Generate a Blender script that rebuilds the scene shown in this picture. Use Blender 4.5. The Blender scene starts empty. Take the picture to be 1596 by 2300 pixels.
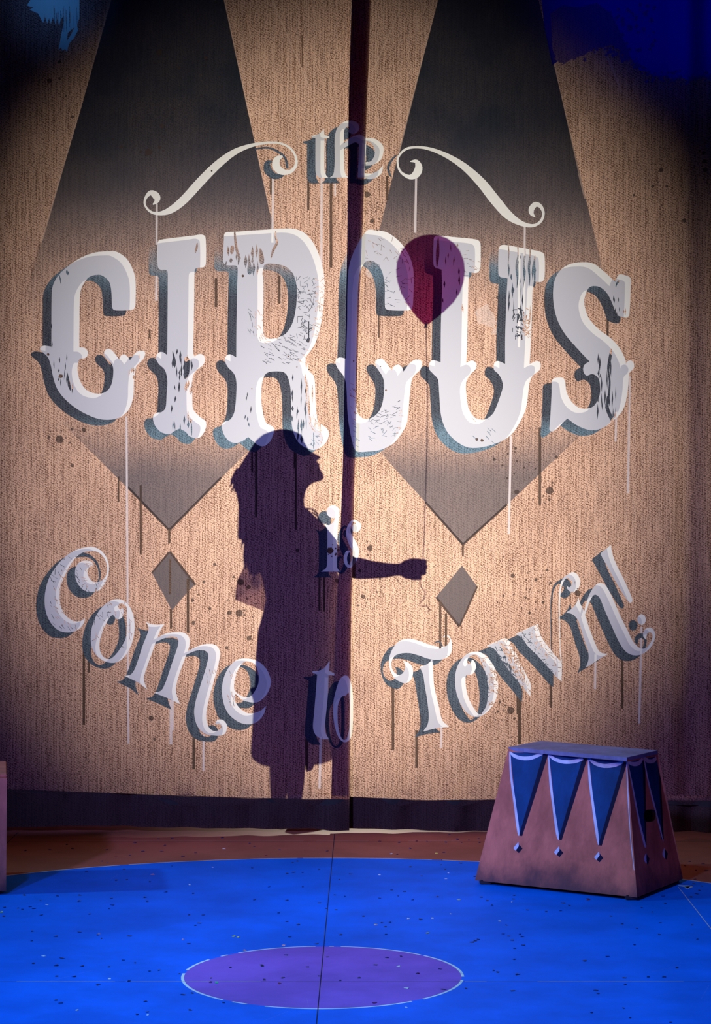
import bpy, bmesh, math, random
import numpy as np
from mathutils import Vector, Matrix
from mathutils.geometry import delaunay_2d_cdt
random.seed(7)
rng = np.random.RandomState(11)
S = bpy.context.scene
COL = S.collection

# ------------------------------------------------------------------ camera
F, CXP, HZ, CAMH = 4900.0, 798.0, 1100.0, 1.35      # focal length in px, principal x, horizon row, eye height
cd = bpy.data.cameras.new('camera'); cam = bpy.data.objects.new('camera', cd); COL.objects.link(cam)
cam.location = (0, 0, CAMH); cam.rotation_euler = (math.pi/2, 0, 0)
cd.sensor_fit = 'VERTICAL'; cd.sensor_height = 24.0; cd.lens = 24.0*F/2300.0
cd.shift_y = -(1150-HZ)/2300.0
cd.clip_end = 100
S.camera = cam
# ------------------------------------------------------------------ world, exposure
w = bpy.data.worlds.new('world'); S.world = w; w.use_nodes = True
w.node_tree.nodes['Background'].inputs[0].default_value = (0.10, 0.12, 0.35, 1)
w.node_tree.nodes['Background'].inputs[1].default_value = 0.012
S.view_settings.view_transform = 'Standard'; S.view_settings.look = 'None'
S.view_settings.exposure = 0.0; S.view_settings.gamma = 1.0
S.cycles.max_bounces = 6; S.cycles.transparent_max_bounces = 16
S.cycles.sample_clamp_indirect = 3.0

D = 8.62                     # distance of the curtain
LY, LX, LZ = D+6.5, 0.10, 1.50   # the lamp behind the curtain
def spot(name, loc, target, color, power, size, blend, radius, sx=1.0, sy=1.0):
    l = bpy.data.lights.new(name, 'SPOT'); l.color = color; l.energy = power
    l.spot_size = math.radians(size); l.spot_blend = blend; l.shadow_soft_size = radius
    o = bpy.data.objects.new(name, l); COL.objects.link(o)
    o.location = loc
    o.rotation_euler = (Vector(target)-Vector(loc)).to_track_quat('-Z', 'Y').to_euler()
    o.scale = (sx, sy, 1)
    return o
# two lenses of the same back lamp: a wide tall wash and a tighter low one
spot('back_spot_wash', (LX, LY, LZ), (-0.06, D, 1.58), (1.0, .88, .72), 2550, 30, 1.0, .06, 1.0, 1.12)
spot('back_spot_core', (LX, LY, LZ), (0.12, D, 1.10), (1.0, .87, .68), 1100, 18, 1.0, .06, 1.0, 1.25)
# stage lights in front, and one added fill
spot('stage_blue_spot', (-1.5, 3.8, 5.2), (0.0, 5.5, 0), (.09, .40, 1.0), 980, 50, 1.0, .12)
spot('stage_side_spot', (-5.2, 6.6, 3.4), (0.6, 6.7, 0), (.25, .66, 1.0), 470, 40, .8, .08)
spot('stage_front_spot', (-4.2, 2.2, 3.9), (0.5, 7.3, 0.12), (.92, .50, .95), 360, 18, 1.0, .08)
spot('added_fill_spot', (2.4, 0.8, 3.0), (1.1, 7.3, .2), (1.0, .30, .45), 95, 12, 1.0, .08)  # unseen lamp added to lift the pedestal's right face
spot('stage_wash_spot', (-1.4, 2.0, 3.6), (-0.1, 5.4, 0), (.8, .85, 1.0), 190, 30, 1.0, .1)
spot('curtain_violet_spot', (-2.8, 1.4, 3.0), (-0.05, D, 0.95), (.34, .36, 1.0), 2300, 29, 1.0, .15)
spot('corner_blue_spot', (-2.4, 3.5, 5.6), (-1.19, D, 3.28), (.10, .42, 1.0), 900, 4.6, 1.0, .1)
spot('corner_blue_spot', (3.4, 3.5, 5.6), (1.35, D, 3.50), (.02, .05, 1.0), 800, 13, .8, .1)

# ------------------------------------------------------------------ helpers
def P(px, py, Y):
    return Vector(((px-CXP)/F*Y, Y, CAMH-(py-HZ)/F*Y))
def floorP(px, py):
    Y = F*CAMH/(py-HZ); return Vector(((px-CXP)/F*Y, Y, 0))
def tag(o, label=None, cat=None, group=None, kind=None):
    if label: o['label'] = label
    if cat: o['category'] = cat
    if group: o['group'] = group
    if kind: o['kind'] = kind
    return o
def empty(name, loc):
    o = bpy.data.objects.new(name, None); COL.objects.link(o); o.location = loc
    o.empty_display_size = .05
    return o
def link(name, me, mats=(), parent=None, loc=None):
    for m in (mats if isinstance(mats, (list, tuple)) else [mats]): me.materials.append(m)
    o = bpy.data.objects.new(name, me); COL.objects.link(o)
    if parent is not None:
        o.parent = parent; me.transform(Matrix.Translation(-parent_world(parent)))
    elif loc is not None:
        me.transform(Matrix.Translation(-Vector(loc))); o.location = loc
    return o
def parent_world(o):
    v = Vector(o.location)
    while o.parent is not None:
        o = o.parent; v = v+Vector(o.location)
    return v
def smooth(me, on=True):
    me.polygons.foreach_set('use_smooth', [on]*len(me.polygons))
def bm_mesh(name, bm, sm=True):
    bmesh.ops.recalc_face_normals(bm, faces=bm.faces)
    me = bpy.data.meshes.new(name); bm.to_mesh(me); bm.free(); smooth(me, sm); return me
def frame(d):
    d = d.normalized(); a = Vector((0, 0, 1)) if abs(d.z) < .9 else Vector((0, 1, 0))
    u = d.cross(a).normalized(); return u, d.cross(u).normalized()
def add_tube(bm, pts, rad, n=10, flat=1.0, cap=True):
    """tube through pts; rad scalar or per point, flat = ratio of the Y radius"""
    pts = [Vector(p) for p in pts]
    if not hasattr(rad, '__len__'): rad = [rad]*len(pts)
    rings = []
    for i, p in enumerate(pts):
        d = pts[min(i+1, len(pts)-1)]-pts[max(i-1, 0)]
        u = Vector((0, 1, 0)); u = (u-d.normalized()*u.dot(d.normalized()))
        if u.length < .2: u = frame(d)[0]
        u.normalize(); v = d.normalized().cross(u)
        rings.append([bm.verts.new(p+u*math.cos(2*math.pi*k/n)*rad[i]*flat+v*math.sin(2*math.pi*k/n)*rad[i]) for k in range(n)])
    for a, b in zip(rings, rings[1:]):
        for k in range(n): bm.faces.new((a[k], a[(k+1) % n], b[(k+1) % n], b[k]))
    if cap: bm.faces.new(rings[0]); bm.faces.new(rings[-1][::-1])
def add_ell(bm, c, r, n=16):
    m = Matrix.Translation(c) @ Matrix.Diagonal((r[0], r[1], r[2], 1))
    bmesh.ops.create_uvsphere(bm, u_segments=n, v_segments=n//2+2, radius=1, matrix=m)
def add_box(bm, lo, hi, bev=0):
    r = bmesh.ops.create_cube(bm, size=1)
    lo, hi = Vector(lo), Vector(hi)
    for v in r['verts']: v.co = Vector((lo[i]+(v.co[i]+.5)*(hi[i]-lo[i]) for i in range(3)))
    if bev:
        es = list({e for v in r['verts'] for e in v.link_edges})
        bmesh.ops.bevel(bm, geom=es, offset=bev, segments=2, affect='EDGES')

# ---- 2D outlines
def shape(s, ox=0, oy=0, k=1.0, seg=5):
    """'x,y x,y* ...' closed outline in zoomed pixels; * marks a corner; smooth in between"""
    raw = []; 
    for t in s.split():
        c = t.endswith('*'); x, y = t.rstrip('*').split(',')
        raw.append((float(x)/k+ox, float(y)/k+oy, c))
    n = len(raw); out = []
    for i in range(n):
        p0, p1, p2, p3 = raw[i-1], raw[i], raw[(i+1) % n], raw[(i+2) % n]
        a, b = np.array(p1[:2]), np.array(p2[:2])
        t1 = np.zeros(2) if False else (b-np.array(p0[:2]))/2
        t2 = (np.array(p3[:2])-a)/2
        L = np.linalg.norm(b-a)
        if p1[2]: t1 = (b-a)
        if p2[2]: t2 = (b-a)
        for t in (t1, t2):
            l = np.linalg.norm(t)
            if l > L*1.1 and l > 0: t *= L*1.1/l
        m = 1 if (p1[2] and p2[2]) or L < 3 else max(2, min(seg+2, int(L/4)+1))
        for j in range(m):
            u = j/m
            out.append(a*(2*u**3-3*u**2+1)+t1*(u**3-2*u**2+u)+b*(-2*u**3+3*u**2)+t2*(u**3-u**2))
    return np.array(out)
def stroke(s, ox=0, oy=0, k=1.0, sub=4):
    """'x,y,width ...' path swept to an outline"""
    q = np.array([[float(v) for v in t.split(',')] for t in s.split()])
    q[:, :2] = q[:, :2]/k+np.array([ox, oy]); q[:, 2] /= k
    pts = []
    for i in range(len(q)-1):
        p0, p1, p2, p3 = q[max(i-1, 0)], q[i], q[i+1], q[min(i+2, len(q)-1)]
        for j in range(sub):
            u = j/sub
            pts.append(.5*((2*p1)+(-p0+p2)*u+(2*p0-5*p1+4*p2-p3)*u*u+(-p0+3*p1-3*p2+p3)*u**3))
    pts.append(q[-1]); pts = np.array(pts)
    out = []                                     # a list of quads: safe where the path curls over itself
    d = np.gradient(pts[:, :2], axis=0); d /= np.linalg.norm(d, axis=1)[:, None]+1e-9
    nrm = np.stack([-d[:, 1], d[:, 0]], 1)*pts[:, 2:3]/2
    A, B = pts[:, :2]+nrm, pts[:, :2]-nrm
    return [np.array([A[i], A[i+1], B[i+1], B[i]]) for i in range(len(pts)-1)]
def circ(x, y, r, ry=None, n=10):
    ry = ry or r; t = np.arange(n)*2*np.pi/n
    return np.stack([x+r*np.cos(t), y+ry*np.sin(t)], 1)
def blob(x, y, r, n=9, j=.18):
    t = np.arange(n)*2*np.pi/n; rr = r*(1+rng.uniform(-j, j, n))
    return np.stack([x+rr*np.cos(t), y+rr*np.sin(t)], 1)
def rect(x, y, wd, h, slant=0):
    return np.array([(x-wd/2, y), (x+wd/2, y), (x+wd/2-slant, y+h), (x-wd/2-slant, y+h)])
def streak(x, y, wd, h, tilt=0):
    """a lens-shaped fleck"""
    return np.array([(x, y), (x+wd/2, y+h*.45), (x+tilt, y+h), (x-wd/2, y+h*.55)])
def inside(poly, X, Y):
    lo, hi = poly.min(0), poly.max(0)
    m = (X >= lo[0]) & (X <= hi[0]) & (Y >= lo[1]) & (Y <= hi[1])
    r = np.zeros(len(X), bool)
    if not m.any(): return r
    x, y = X[m], Y[m]; c = np.zeros(len(x), bool)
    for (x1, y1), (x2, y2) in zip(poly, np.roll(poly, -1, 0)):
        if y1 == y2: continue
        t = ((y1 > y) != (y2 > y)) & (x < (x2-x1)*(y-y1)/(y2-y1)+x1)
        c ^= t
    r[m] = c; return r
class Shapes:
    """union of outlines minus holes"""
    def __init__(s): s.items = []
    def add(s, poly, hole=None):
        if isinstance(poly, list):
            for q in poly: s.items.append((q, []))
        else: s.items.append((poly, [] if hole is None else (hole if isinstance(hole, list) else [hole])))
        return s
    def loops(s): return [p for q, h in s.items for p in [q]+h]
    def test(s, X, Y):
        r = np.zeros(len(X), bool)
        for q, h in s.items:
            a = inside(q, X, Y)
            for k in h: a &= ~inside(k, X, Y)
            r |= a
        return r
def triangulate(loops, extra):
    vs, es = [], []
    for L in loops:
        b = len(vs); n = len(L)
        vs += [Vector((float(a), float(c))) for a, c in L]
        es += [(b+i, b+(i+1) % n) for i in range(n)]
    vs += [Vector((float(a), float(c))) for a, c in extra]
    V, E, T, *_ = delaunay_2d_cdt(vs, es, [], 0, 1e-3)
    return np.array([(v.x, v.y) for v in V]), [tuple(t) for t in T if len(t) >= 3]

# ------------------------------------------------------------------ materials
class NT:
    def __init__(s, name):
        s.m = bpy.data.materials.new(name); s.m.use_nodes = True; s.t = s.m.node_tree; s.t.nodes.clear()
        s.out = s.n('ShaderNodeOutputMaterial')
    def n(s, typ, **kw):
        o = s.t.nodes.new(typ)
        for k, v in kw.items():
            if k.startswith('_'): o.inputs[int(k[1:])].default_value = v
            else: setattr(o, k, v)
        return o
    def l(s, a, b): s.t.links.new(a, b)
    def put(s, sock, v):
        if hasattr(v, 'is_output') or isinstance(v, bpy.types.NodeSocket): s.l(v, sock)
        else: sock.default_value = v
    def math(s, op, a, b=0.0, c=None, clamp=False):
        o = s.n('ShaderNodeMath', operation=op, use_clamp=clamp)
        s.put(o.inputs[0], a); s.put(o.inputs[1], b)
        if c is not None: s.put(o.inputs[2], c)
        return o.outputs[0]
    def mix(s, f, a, b, blend='MIX'):
        o = s.n('ShaderNodeMix', data_type='RGBA', blend_type=blend)
        s.put(o.inputs[0], f); s.put(o.inputs[6], a); s.put(o.inputs[7], b); return o.outputs[2]
    def ramp(s, v, lo, hi, a=0.0, b=1.0):
        o = s.n('ShaderNodeMapRange', interpolation_type='SMOOTHSTEP')
        s.put(o.inputs[0], v); s.put(o.inputs[1], lo); s.put(o.inputs[2], hi); s.put(o.inputs[3], a); s.put(o.inputs[4], b)
        return o.outputs[0]
    def noise(s, vec, scale, detail=2, rough=.5, sc=None):
        if sc is not None:
            mp = s.n('ShaderNodeMapping'); s.l(vec, mp.inputs[0]); mp.inputs[3].default_value = sc; vec = mp.outputs[0]
        o = s.n('ShaderNodeTexNoise'); s.l(vec, o.inputs['Vector'])
        o.inputs['Scale'].default_value = scale; o.inputs['Detail'].default_value = detail; o.inputs['Roughness'].default_value = rough
        return o.outputs[0]
    def obj(s): return s.n('ShaderNodeTexCoord').outputs['Object']
    def xyz(s, v):
        o = s.n('ShaderNodeSeparateXYZ'); s.l(v, o.inputs[0]); return o.outputs
    def attr(s, name): return s.n('ShaderNodeAttribute', attribute_name=name)
def rgb(r, g, b): return (r, g, b, 1)
def simple(name, col, rough=.6, var=.25, scale=20, metal=0, spec=.3, coat=0):
    t = NT(name); v = t.noise(t.obj(), scale, 4, .6)
    a = tuple(c*(1-var) for c in col)+(1,); b = tuple(min(1, c*(1+var)) for c in col)+(1,)
    c = t.mix(t.ramp(v, .3, .7), a, b)
    p = t.n('ShaderNodeBsdfPrincipled'); t.l(c, p.inputs['Base Color'])
    p.inputs['Roughness'].default_value = rough; p.inputs['Metallic'].default_value = metal
    p.inputs['Specular IOR Level'].default_value = spec
    t.l(p.outputs[0], t.out.inputs[0]); return t.m

def curtain_material():
    t = NT('printed_burlap_cloth'); co = t.obj(); x, y, z = t.xyz(co)
    # burlap weave print: ribs and specks a few millimetres wide
    ribn = t.noise(co, 1.0, 3, .6, (210, 1, 8))
    speck = t.noise(co, 1.0, 1, .5, (270, 1, 180))
    speck2 = t.noise(co, 1.0, 3, .75, (95, 1, 95))
    big = t.noise(co, 2.6, 4, .6)
    rib = t.math('SINE', t.math('MULTIPLY', x, 2*math.pi/.0060))
    zz = t.math('SINE', t.math('ADD', t.math('MULTIPLY', z, 2*math.pi/.0098), t.math('MULTIPLY', t.math('FLOOR', t.math('MULTIPLY', x, 1/.0060)), 2.1)))
    v = t.math('ADD', t.math('MULTIPLY', speck, 1.25), t.math('MULTIPLY', ribn, .9))
    v = t.math('ADD', v, t.math('MULTIPLY', speck2, .55))
    v = t.math('ADD', v, t.math('MULTIPLY', rib, .085))
    v = t.math('ADD', v, t.math('MULTIPLY', zz, .11))
    weave = t.ramp(v, .98, 1.60)                       # 0 dark holes .. 1 bright thread
    bigr = t.ramp(big, .3, .72, .86, 1.08)
    # transmission of bare cloth
    ct = t.mix(weave, rgb(.15, .085, .070), rgb(.93, .635, .49))
    ct = t.mix(1.0, ct, t.n('ShaderNodeCombineColor').outputs[0], 'MULTIPLY') if False else ct
    sc = t.n('ShaderNodeVectorMath', operation='SCALE'); t.l(ct, sc.inputs[0]); t.l(bigr, sc.inputs[3]); ct = sc.outputs[0]
    # harlequin overlay: smoky grey wash, worn away across the middle
    beam = t.attr('beam').outputs['Fac']
    smoke = t.noise(co, 3.4, 5, .62)
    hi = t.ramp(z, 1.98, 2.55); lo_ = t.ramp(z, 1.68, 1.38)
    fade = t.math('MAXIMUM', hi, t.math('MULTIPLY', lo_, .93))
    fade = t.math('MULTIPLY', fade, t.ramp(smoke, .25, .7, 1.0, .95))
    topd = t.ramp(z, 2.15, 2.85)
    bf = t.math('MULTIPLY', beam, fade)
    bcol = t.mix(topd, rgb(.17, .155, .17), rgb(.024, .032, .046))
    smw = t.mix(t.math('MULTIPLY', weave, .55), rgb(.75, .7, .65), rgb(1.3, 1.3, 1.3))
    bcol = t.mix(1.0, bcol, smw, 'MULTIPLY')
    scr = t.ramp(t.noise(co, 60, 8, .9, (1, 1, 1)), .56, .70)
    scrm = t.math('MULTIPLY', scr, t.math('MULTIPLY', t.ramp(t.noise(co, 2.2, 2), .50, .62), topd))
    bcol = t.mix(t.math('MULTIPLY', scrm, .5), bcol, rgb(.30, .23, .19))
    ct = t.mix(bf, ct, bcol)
    # paint layers
    pt = t.attr('paint_tint').outputs['Color']; cov = t.attr('cover').outputs['Fac']
    shd = t.attr('airbrush').outputs['Fac']
    air = t.math('MAXIMUM', t.ramp(z, 2.08, 2.26), t.math('MULTIPLY', t.ramp(z, 1.66, 1.56), t.ramp(z, 1.25, 1.35)))
    airm = t.math('MULTIPLY', t.math('GREATER_THAN', shd, .7), air)
    shd = t.math('MINIMUM', t.math('MULTIPLY', shd, 2.3), 1.0)
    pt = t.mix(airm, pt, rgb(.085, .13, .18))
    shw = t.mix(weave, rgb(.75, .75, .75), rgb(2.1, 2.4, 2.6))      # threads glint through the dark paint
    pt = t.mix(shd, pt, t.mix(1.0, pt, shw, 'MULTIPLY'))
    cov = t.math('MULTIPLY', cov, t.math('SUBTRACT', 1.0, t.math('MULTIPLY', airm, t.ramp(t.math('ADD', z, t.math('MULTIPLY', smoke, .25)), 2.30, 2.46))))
    T = t.mix(cov, ct, pt)
    # reflection
    cr = t.mix(weave, rgb(.08, .022, .03), rgb(.50, .24, .26))
    cr = t.mix(bf, cr, rgb(.10, .11, .14))
    pr = t.attr('paint_face').outputs['Color']
    R = t.mix(cov, cr, pr)
    df = t.n('ShaderNodeBsdfDiffuse'); t.l(R, df.inputs[0])
    tr = t.n('ShaderNodeBsdfTranslucent'); t.l(T, tr.inputs[0])
    ad = t.n('ShaderNodeMixShader'); ad.inputs[0].default_value = .72
    t.l(df.outputs[0], ad.inputs[1]); t.l(tr.outputs[0], ad.inputs[2])
    t.l(ad.outputs[0], t.out.inputs[0]); return t.m
M_CURT = curtain_material()
M_HEM = simple('black_lining', (.02, .018, .022), .9)
def blocker_material():  # for the added strip that dims the curtain overlap
    t = NT('added_dark_blocker'); a = t.n('ShaderNodeBsdfDiffuse'); a.inputs[0].default_value = rgb(.02, .015, .02)
    b = t.n('ShaderNodeBsdfTranslucent'); z = t.xyz(t.obj())[2]
    t.l(t.mix(t.ramp(t.noise(t.obj(), 8, 3), .3, .7), rgb(.09, .015, .03), rgb(.14, .02, .04)), b.inputs[0])
    m = t.n('ShaderNodeMixShader'); m.inputs[0].default_value = .6; t.l(a.outputs[0], m.inputs[1]); t.l(b.outputs[0], m.inputs[2]); t.l(m.outputs[0], t.out.inputs[0]); return t.m
M_BLOCKER = blocker_material()

# ------------------------------------------------------------------ curtain artwork, traced in photograph pixels
WHITE = Shapes(); a60 = (60, 500, 3.8); a44 = (440, 490, 3.8); a72 = (720, 490, 3.8); a108 = (1080, 520, 3.8)
C1 = "212,600 225,530 262,460 330,390 450,305 580,255 720,243 770,250 850,305 905,400 928,500 926,700 905,743 750,748 728,720 722,600 705,510 650,455 600,445 530,465 475,540 453,620 448,900 447,1065* 490,1068 520,1100 515,1140 485,1160 450,1165 433,1240 450,1340 500,1420 570,1455 640,1458 700,1420 730,1350 738,1250 720,1200 670,1150 658,1110 680,1080 720,1085 760,1130 790,1170* 800,1140 830,1125 860,1145 880,1175* 900,1150 930,1110 970,1095 1005,1100 1010,1130 990,1170 940,1220 925,1260 915,1350 910,1480 880,1580 840,1630 790,1665 710,1682 600,1672 460,1610 340,1520 260,1420 220,1300 205,1220 180,1150 140,1110 113,1085 120,1060 150,1050 209,1058*"
WHITE.add(shape(C1, *a60))
I1 = "1117,180 1140,148 1420,112 1490,102 1525,125 1528,350 1510,380 1445,390 1432,420 1428,700 1420,1100* 1430,1140 1470,1122 1510,1135 1520,1180 1500,1220 1440,1270 1415,1330 1415,1560 1430,1610 1480,1660 1528,1700 1525,1760 1500,1810 1460,1840 1390,1825 1360,1790 1305,1758* 1260,1780 1220,1805 1150,1790 1100,1740 1078,1680 1085,1640 1115,1622 1150,1618 1185,1580 1195,1450 1200,1350 1180,1260 1130,1210 1103,1160 1120,1115 1160,1105 1198,1130* 1200,1060 1203,430 1190,405 1140,402 1118,370"
WHITE.add(shape(I1, *a60))
R1 = "238,180 250,125 330,117 600,98 800,87 900,110 980,180 1040,290 1080,420 1097,560 1085,760 1060,930 1020,1060 985,1120 935,1190 950,1240 960,1300 1000,1340 1015,1420 1020,1560 1030,1680 1060,1750 1120,1800 1133,1850 1110,1910 1070,1950 1010,1978 950,1965 880,1920 835,1840 815,1740 812,1600 805,1450 780,1350 740,1312 640,1310 600,1325 580,1350 562,1420 558,1560 575,1680 600,1750 640,1770 668,1800 650,1870 620,1920 570,1948 520,1930 445,1868* 400,1900 340,1920 280,1900 235,1840 220,1770 240,1740 290,1720 325,1660 340,1560 345,1420 335,1350 310,1310 270,1270 248,1220 255,1180 290,1162 343,1187* 345,900 350,600 355,430 340,405 260,402 232,370"
R1H = "575,440 583,400 620,388 720,398 790,430 840,500 860,620 850,780 820,900 770,980 710,1015 640,1030 590,1015 572,960 575,700"
WHITE.add(shape(R1, *a44), shape(R1H, *a44))
C2 = "225,900 228,600 240,420 280,290 340,180 400,102 470,105 560,120 650,180 720,260 770,360 793,480 785,740 760,785 580,785 548,760 545,560 520,450 480,390 430,362 380,375 338,450 322,560 314,700 304,1150 300,1400 300,1550 315,1660 360,1710 420,1710 480,1670 520,1600 538,1500 540,1400 520,1340 480,1280 465,1230 490,1202 530,1205 570,1250 605,1300* 625,1265 660,1250 690,1270 705,1310* 750,1250 790,1215 840,1208 862,1230 850,1290 800,1340 775,1380 760,1500 745,1660 730,1760 680,1850 620,1920 520,1975 400,1992 300,1985 262,1880 232,1700 222,1500 213,1400 190,1340 150,1290 126,1240 132,1205 165,1188 215,1200*"
WHITE.add(shape(C2, *a72))
def z4(s): return ' '.join('%g,%g%s' % (float(p.rstrip('*').split(',')[0])+1368, float(p.rstrip('*').split(',')[1])+114, '*' if p.endswith('*') else '') for p in s.split())
U1 = "965,170 1000,152 1160,165 1330,185 1362,220 1360,430 1330,468 1262,462* 1255,700 1248,1100 1240,1235* 1290,1215 1325,1240 1320,1290 1270,1340 1240,1400 1240,1500 1260,1620 1310,1700 1370,1720 1420,1710 1480,1650 "
U1 += z4("180,1350 180,1280 150,1220 110,1180 110,1130 140,1105 205,1130* 205,900 215,600 225,400* 165,388 147,360 150,150 180,115 300,130 500,170 540,200 540,400 510,430 450,425* 440,500 430,800 415,1130* 470,1105 505,1120 500,1180 440,1230 415,1290 400,1400 385,1500 340,1610 260,1730 150,1800 0,1842")
U1 += " 1250,1955 1150,1900 1070,1810 1025,1680 1010,1500 1000,1380 960,1330 925,1290 930,1230 960,1213 1022,1230* 1025,900 1035,600 1030,440* 1000,430 975,420 960,390"
WHITE.add(shape(U1, *a72))
S1 = "850,262 960,275 1060,350 1145,430* 1155,400 1175,368 1200,365 1265,385 1278,410 1265,710 1240,735 1180,722 1150,700 1130,640 1090,550 1040,490 980,465 920,480 885,560 885,640 920,740 1000,830 1100,905 1180,990 1230,1090 1236,1140* 1245,1110 1280,1100 1305,1130 1300,1170 1265,1210 1255,1330 1235,1450 1200,1540 1120,1620 1030,1680 930,1695 830,1660 735,1597* 700,1630 650,1680 605,1708 583,1690 590,1600 600,1400 605,1270 640,1247 700,1250 718,1290 730,1370 770,1450 840,1505 920,1508 970,1480 1010,1400 1015,1320 1000,1250 950,1215 900,1230 872,1190 880,1140 925,1108* 850,1030 720,880 650,750 617,600 620,450 660,350 740,285"
WHITE.add(shape(S1, *a108))
# small lettering
SMALL = Shapes(); b30 = (300, 250, 2.66); b49 = (490, 940, 3.192); b60 = (60, 1200, 3.8); b38 = (300, 1380, 3.069); b50 = (500, 1340, 3.99); b84 = (840, 1380, 3.8); b112 = (1120, 1200, 4.2)
SMALL.add(shape("1135,105* 1140,140* 1168,148* 1168,160* 1140,160* 1140,350 1150,382 1162,395* 1110,395 1088,370 1085,300 1085,160* 1062,155* 1062,145* 1085,140 1110,130", *b30))
SMALL.add(shape("1170,395* 1192,375 1200,300 1200,160 1215,100 1250,65 1290,55 1330,65 1348,95 1335,125 1305,135 1282,120 1290,100 1275,90 1258,112 1255,150 1258,340 1265,375 1282,395*", *b30))
SMALL.add(shape("1210,232* 1258,190 1300,155 1345,140 1380,155 1388,190 1378,395* 1338,395* 1345,200 1325,185 1290,200 1212,245*", *b30))
SMALL.add(shape("1380,158* 1440,165 1485,200 1492,240 1475,290 1430,320 1385,325* 1385,305* 1420,295 1440,250 1425,195 1385,175*", *b30))
SMALL.add(shape("1380,370* 1430,370 1470,345 1490,320* 1480,370 1440,400 1400,405 1375,395*", *b30))
SMALL.add(circ(490+822/3.192, 940+668/3.192, 14.4, n=22))
SMALL.add(shape("870,690* 860,740 852,870 850,1060 860,1085 880,1098* 735,1098* 770,1075 780,1040 780,800 765,765 745,750* 790,765 825,740 840,700*", *b49))
SMALL.add(stroke("1000,800,24 1008,765,30 975,733,14 945,755,20 932,820,36 960,890,52 985,950,46 975,1010,38 945,1060,22 920,1045,22 910,1000,24 925,958,22 948,955,8", *b49))
SMALL.add(circ(490+985/3.192, 940+785/3.192, 9.5, n=16))
SMALL.add(shape("530,108 430,130 330,190 240,290 180,400 153,530 160,650 200,750 270,820 350,838 430,820 480,770 497,715* 460,740 400,740 340,700 295,630 280,540 290,440 340,320 400,220 460,165 530,145 600,150 650,190 680,250 685,320 665,370 620,405 590,408 550,395 520,350 520,310 540,275 572,270* 550,235 500,225 450,240 415,290 415,370 440,430 490,480 560,495 620,475 665,420 695,340 700,270 675,190 620,130 570,110", *b60))
SMALL.add(shape("770,553 700,575 620,650 565,760 545,880 560,980 610,1050 680,1090 760,1095 830,1050 890,950 918,830 915,720 885,630 830,570", *b60),
          shape("850,700 860,800 840,900 780,1000 720,1060 670,1060 630,1010 620,930 650,820 700,720 735,690 765,722 805,718 828,670 820,630 790,640 780,610 800,590 845,610 855,650", *b60))
SMALL.add(shape("1018,748* 1060,765 1120,772 1177,765* 1145,810 1120,870 1060,1040 1010,1180 1000,1240 1028,1325* 960,1270 900,1240 835,1208* 890,1195 930,1130 990,950 1040,820 1035,780", *b60))
SMALL.add(shape("1095,895* 1180,850 1260,835 1340,840 1385,880 1388,950 1350,1060 1300,1200 1275,1300 1280,1370 1308,1448* 1230,1410 1160,1380 1090,1352* 1150,1330 1190,1250 1240,1100 1290,950 1290,890 1240,872 1180,885 1085,925*", *b60))
SMALL.add(shape("365,258* 440,220 510,203 570,215 595,260 585,340 550,470 515,600 500,700 515,770 545,800 580,800 605,780 598,758 562,755* 575,730 610,725 640,755 640,800 615,832 560,835 490,820 440,770 418,690 425,610 460,490 500,360 515,280 490,250 430,250 360,278*", *b38))
SMALL.add(shape("770,303 850,320 910,370 942,440 940,500 910,560 860,602 820,608 750,590 700,545* 700,600 740,655 800,683 870,665 913,630* 895,690 850,740 790,758 720,740 650,680 615,590 610,490 640,390 700,320", *b38),
          shape("770,325 725,370 700,440 695,520 740,560 785,572 820,550 858,480 858,400 830,340", *b38))
SMALL.add(shape("958,572* 951,665* 1000,690* 1000,708* 948,705* 940,900 915,1150 920,1220 952,1280* 880,1275 830,1240 808,1180 812,1100 830,900 845,700* 803,685* 803,668* 850,668 910,640", *b50))
SMALL.add(shape("1090,708 1050,740 1020,820 995,920 988,1020 1000,1150 1030,1250 1070,1300 1110,1305 1150,1260 1165,1150 1168,1000 1165,880 1145,760 1120,715", *b50),
          shape("1070,895 1035,960 1028,1080 1040,1200 1070,1280 1105,1280 1130,1200 1138,1050 1133,900 1125,860 1100,890", *b50))
SMALL.add(shape("130,360 165,280 220,225 300,208 380,225 460,255 520,270 570,275 620,265 642,230 640,200 620,187 575,200* 610,175 640,185 662,240 660,310 640,350 590,380 520,388 450,375 380,350 300,330 220,335 170,360 145,420 160,480 200,515 240,505 262,460 260,420 245,398* 290,410 325,450 330,510 310,560 270,588 220,575 170,540 135,470 127,410", *b84))
SMALL.add(shape("495,380* 500,450 510,600 550,780 580,900 638,958* 560,965 490,980 415,1000* 455,940 465,860 450,720 430,600 415,510 385,445* 430,435 470,410", *b84))
SMALL.add(shape("850,318 780,345 720,420 690,520 695,640 730,750 790,840 870,875 940,850 1010,780 1050,680 1055,570 1030,460 970,370 910,325", *b84),
          shape("880,350 920,420 955,520 970,650 955,780 900,850 850,800 800,700 780,600 782,522 835,510 865,460 860,410 835,385 822,415 805,425 792,405 805,365 842,345", *b84))
SMALL.add(shape("958,268* 1060,225 1130,205 1180,280 1240,400 1300,520 1335,600 1332,702* 1250,600 1150,480 1080,380 1030,300", *b84))
SMALL.add(shape("1205,168* 1300,125 1398,80* 1420,180 1480,270 1540,345 1602,415* 1602,574* 1560,540 1500,470 1400,360 1310,270 1260,200", *b84))
SMALL.add(stroke("590,1210,10 578,1100,9 572,900,8 570,700,10 575,560,14 590,470,18 620,415,22 655,400,26 690,430,30", *b112))
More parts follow.
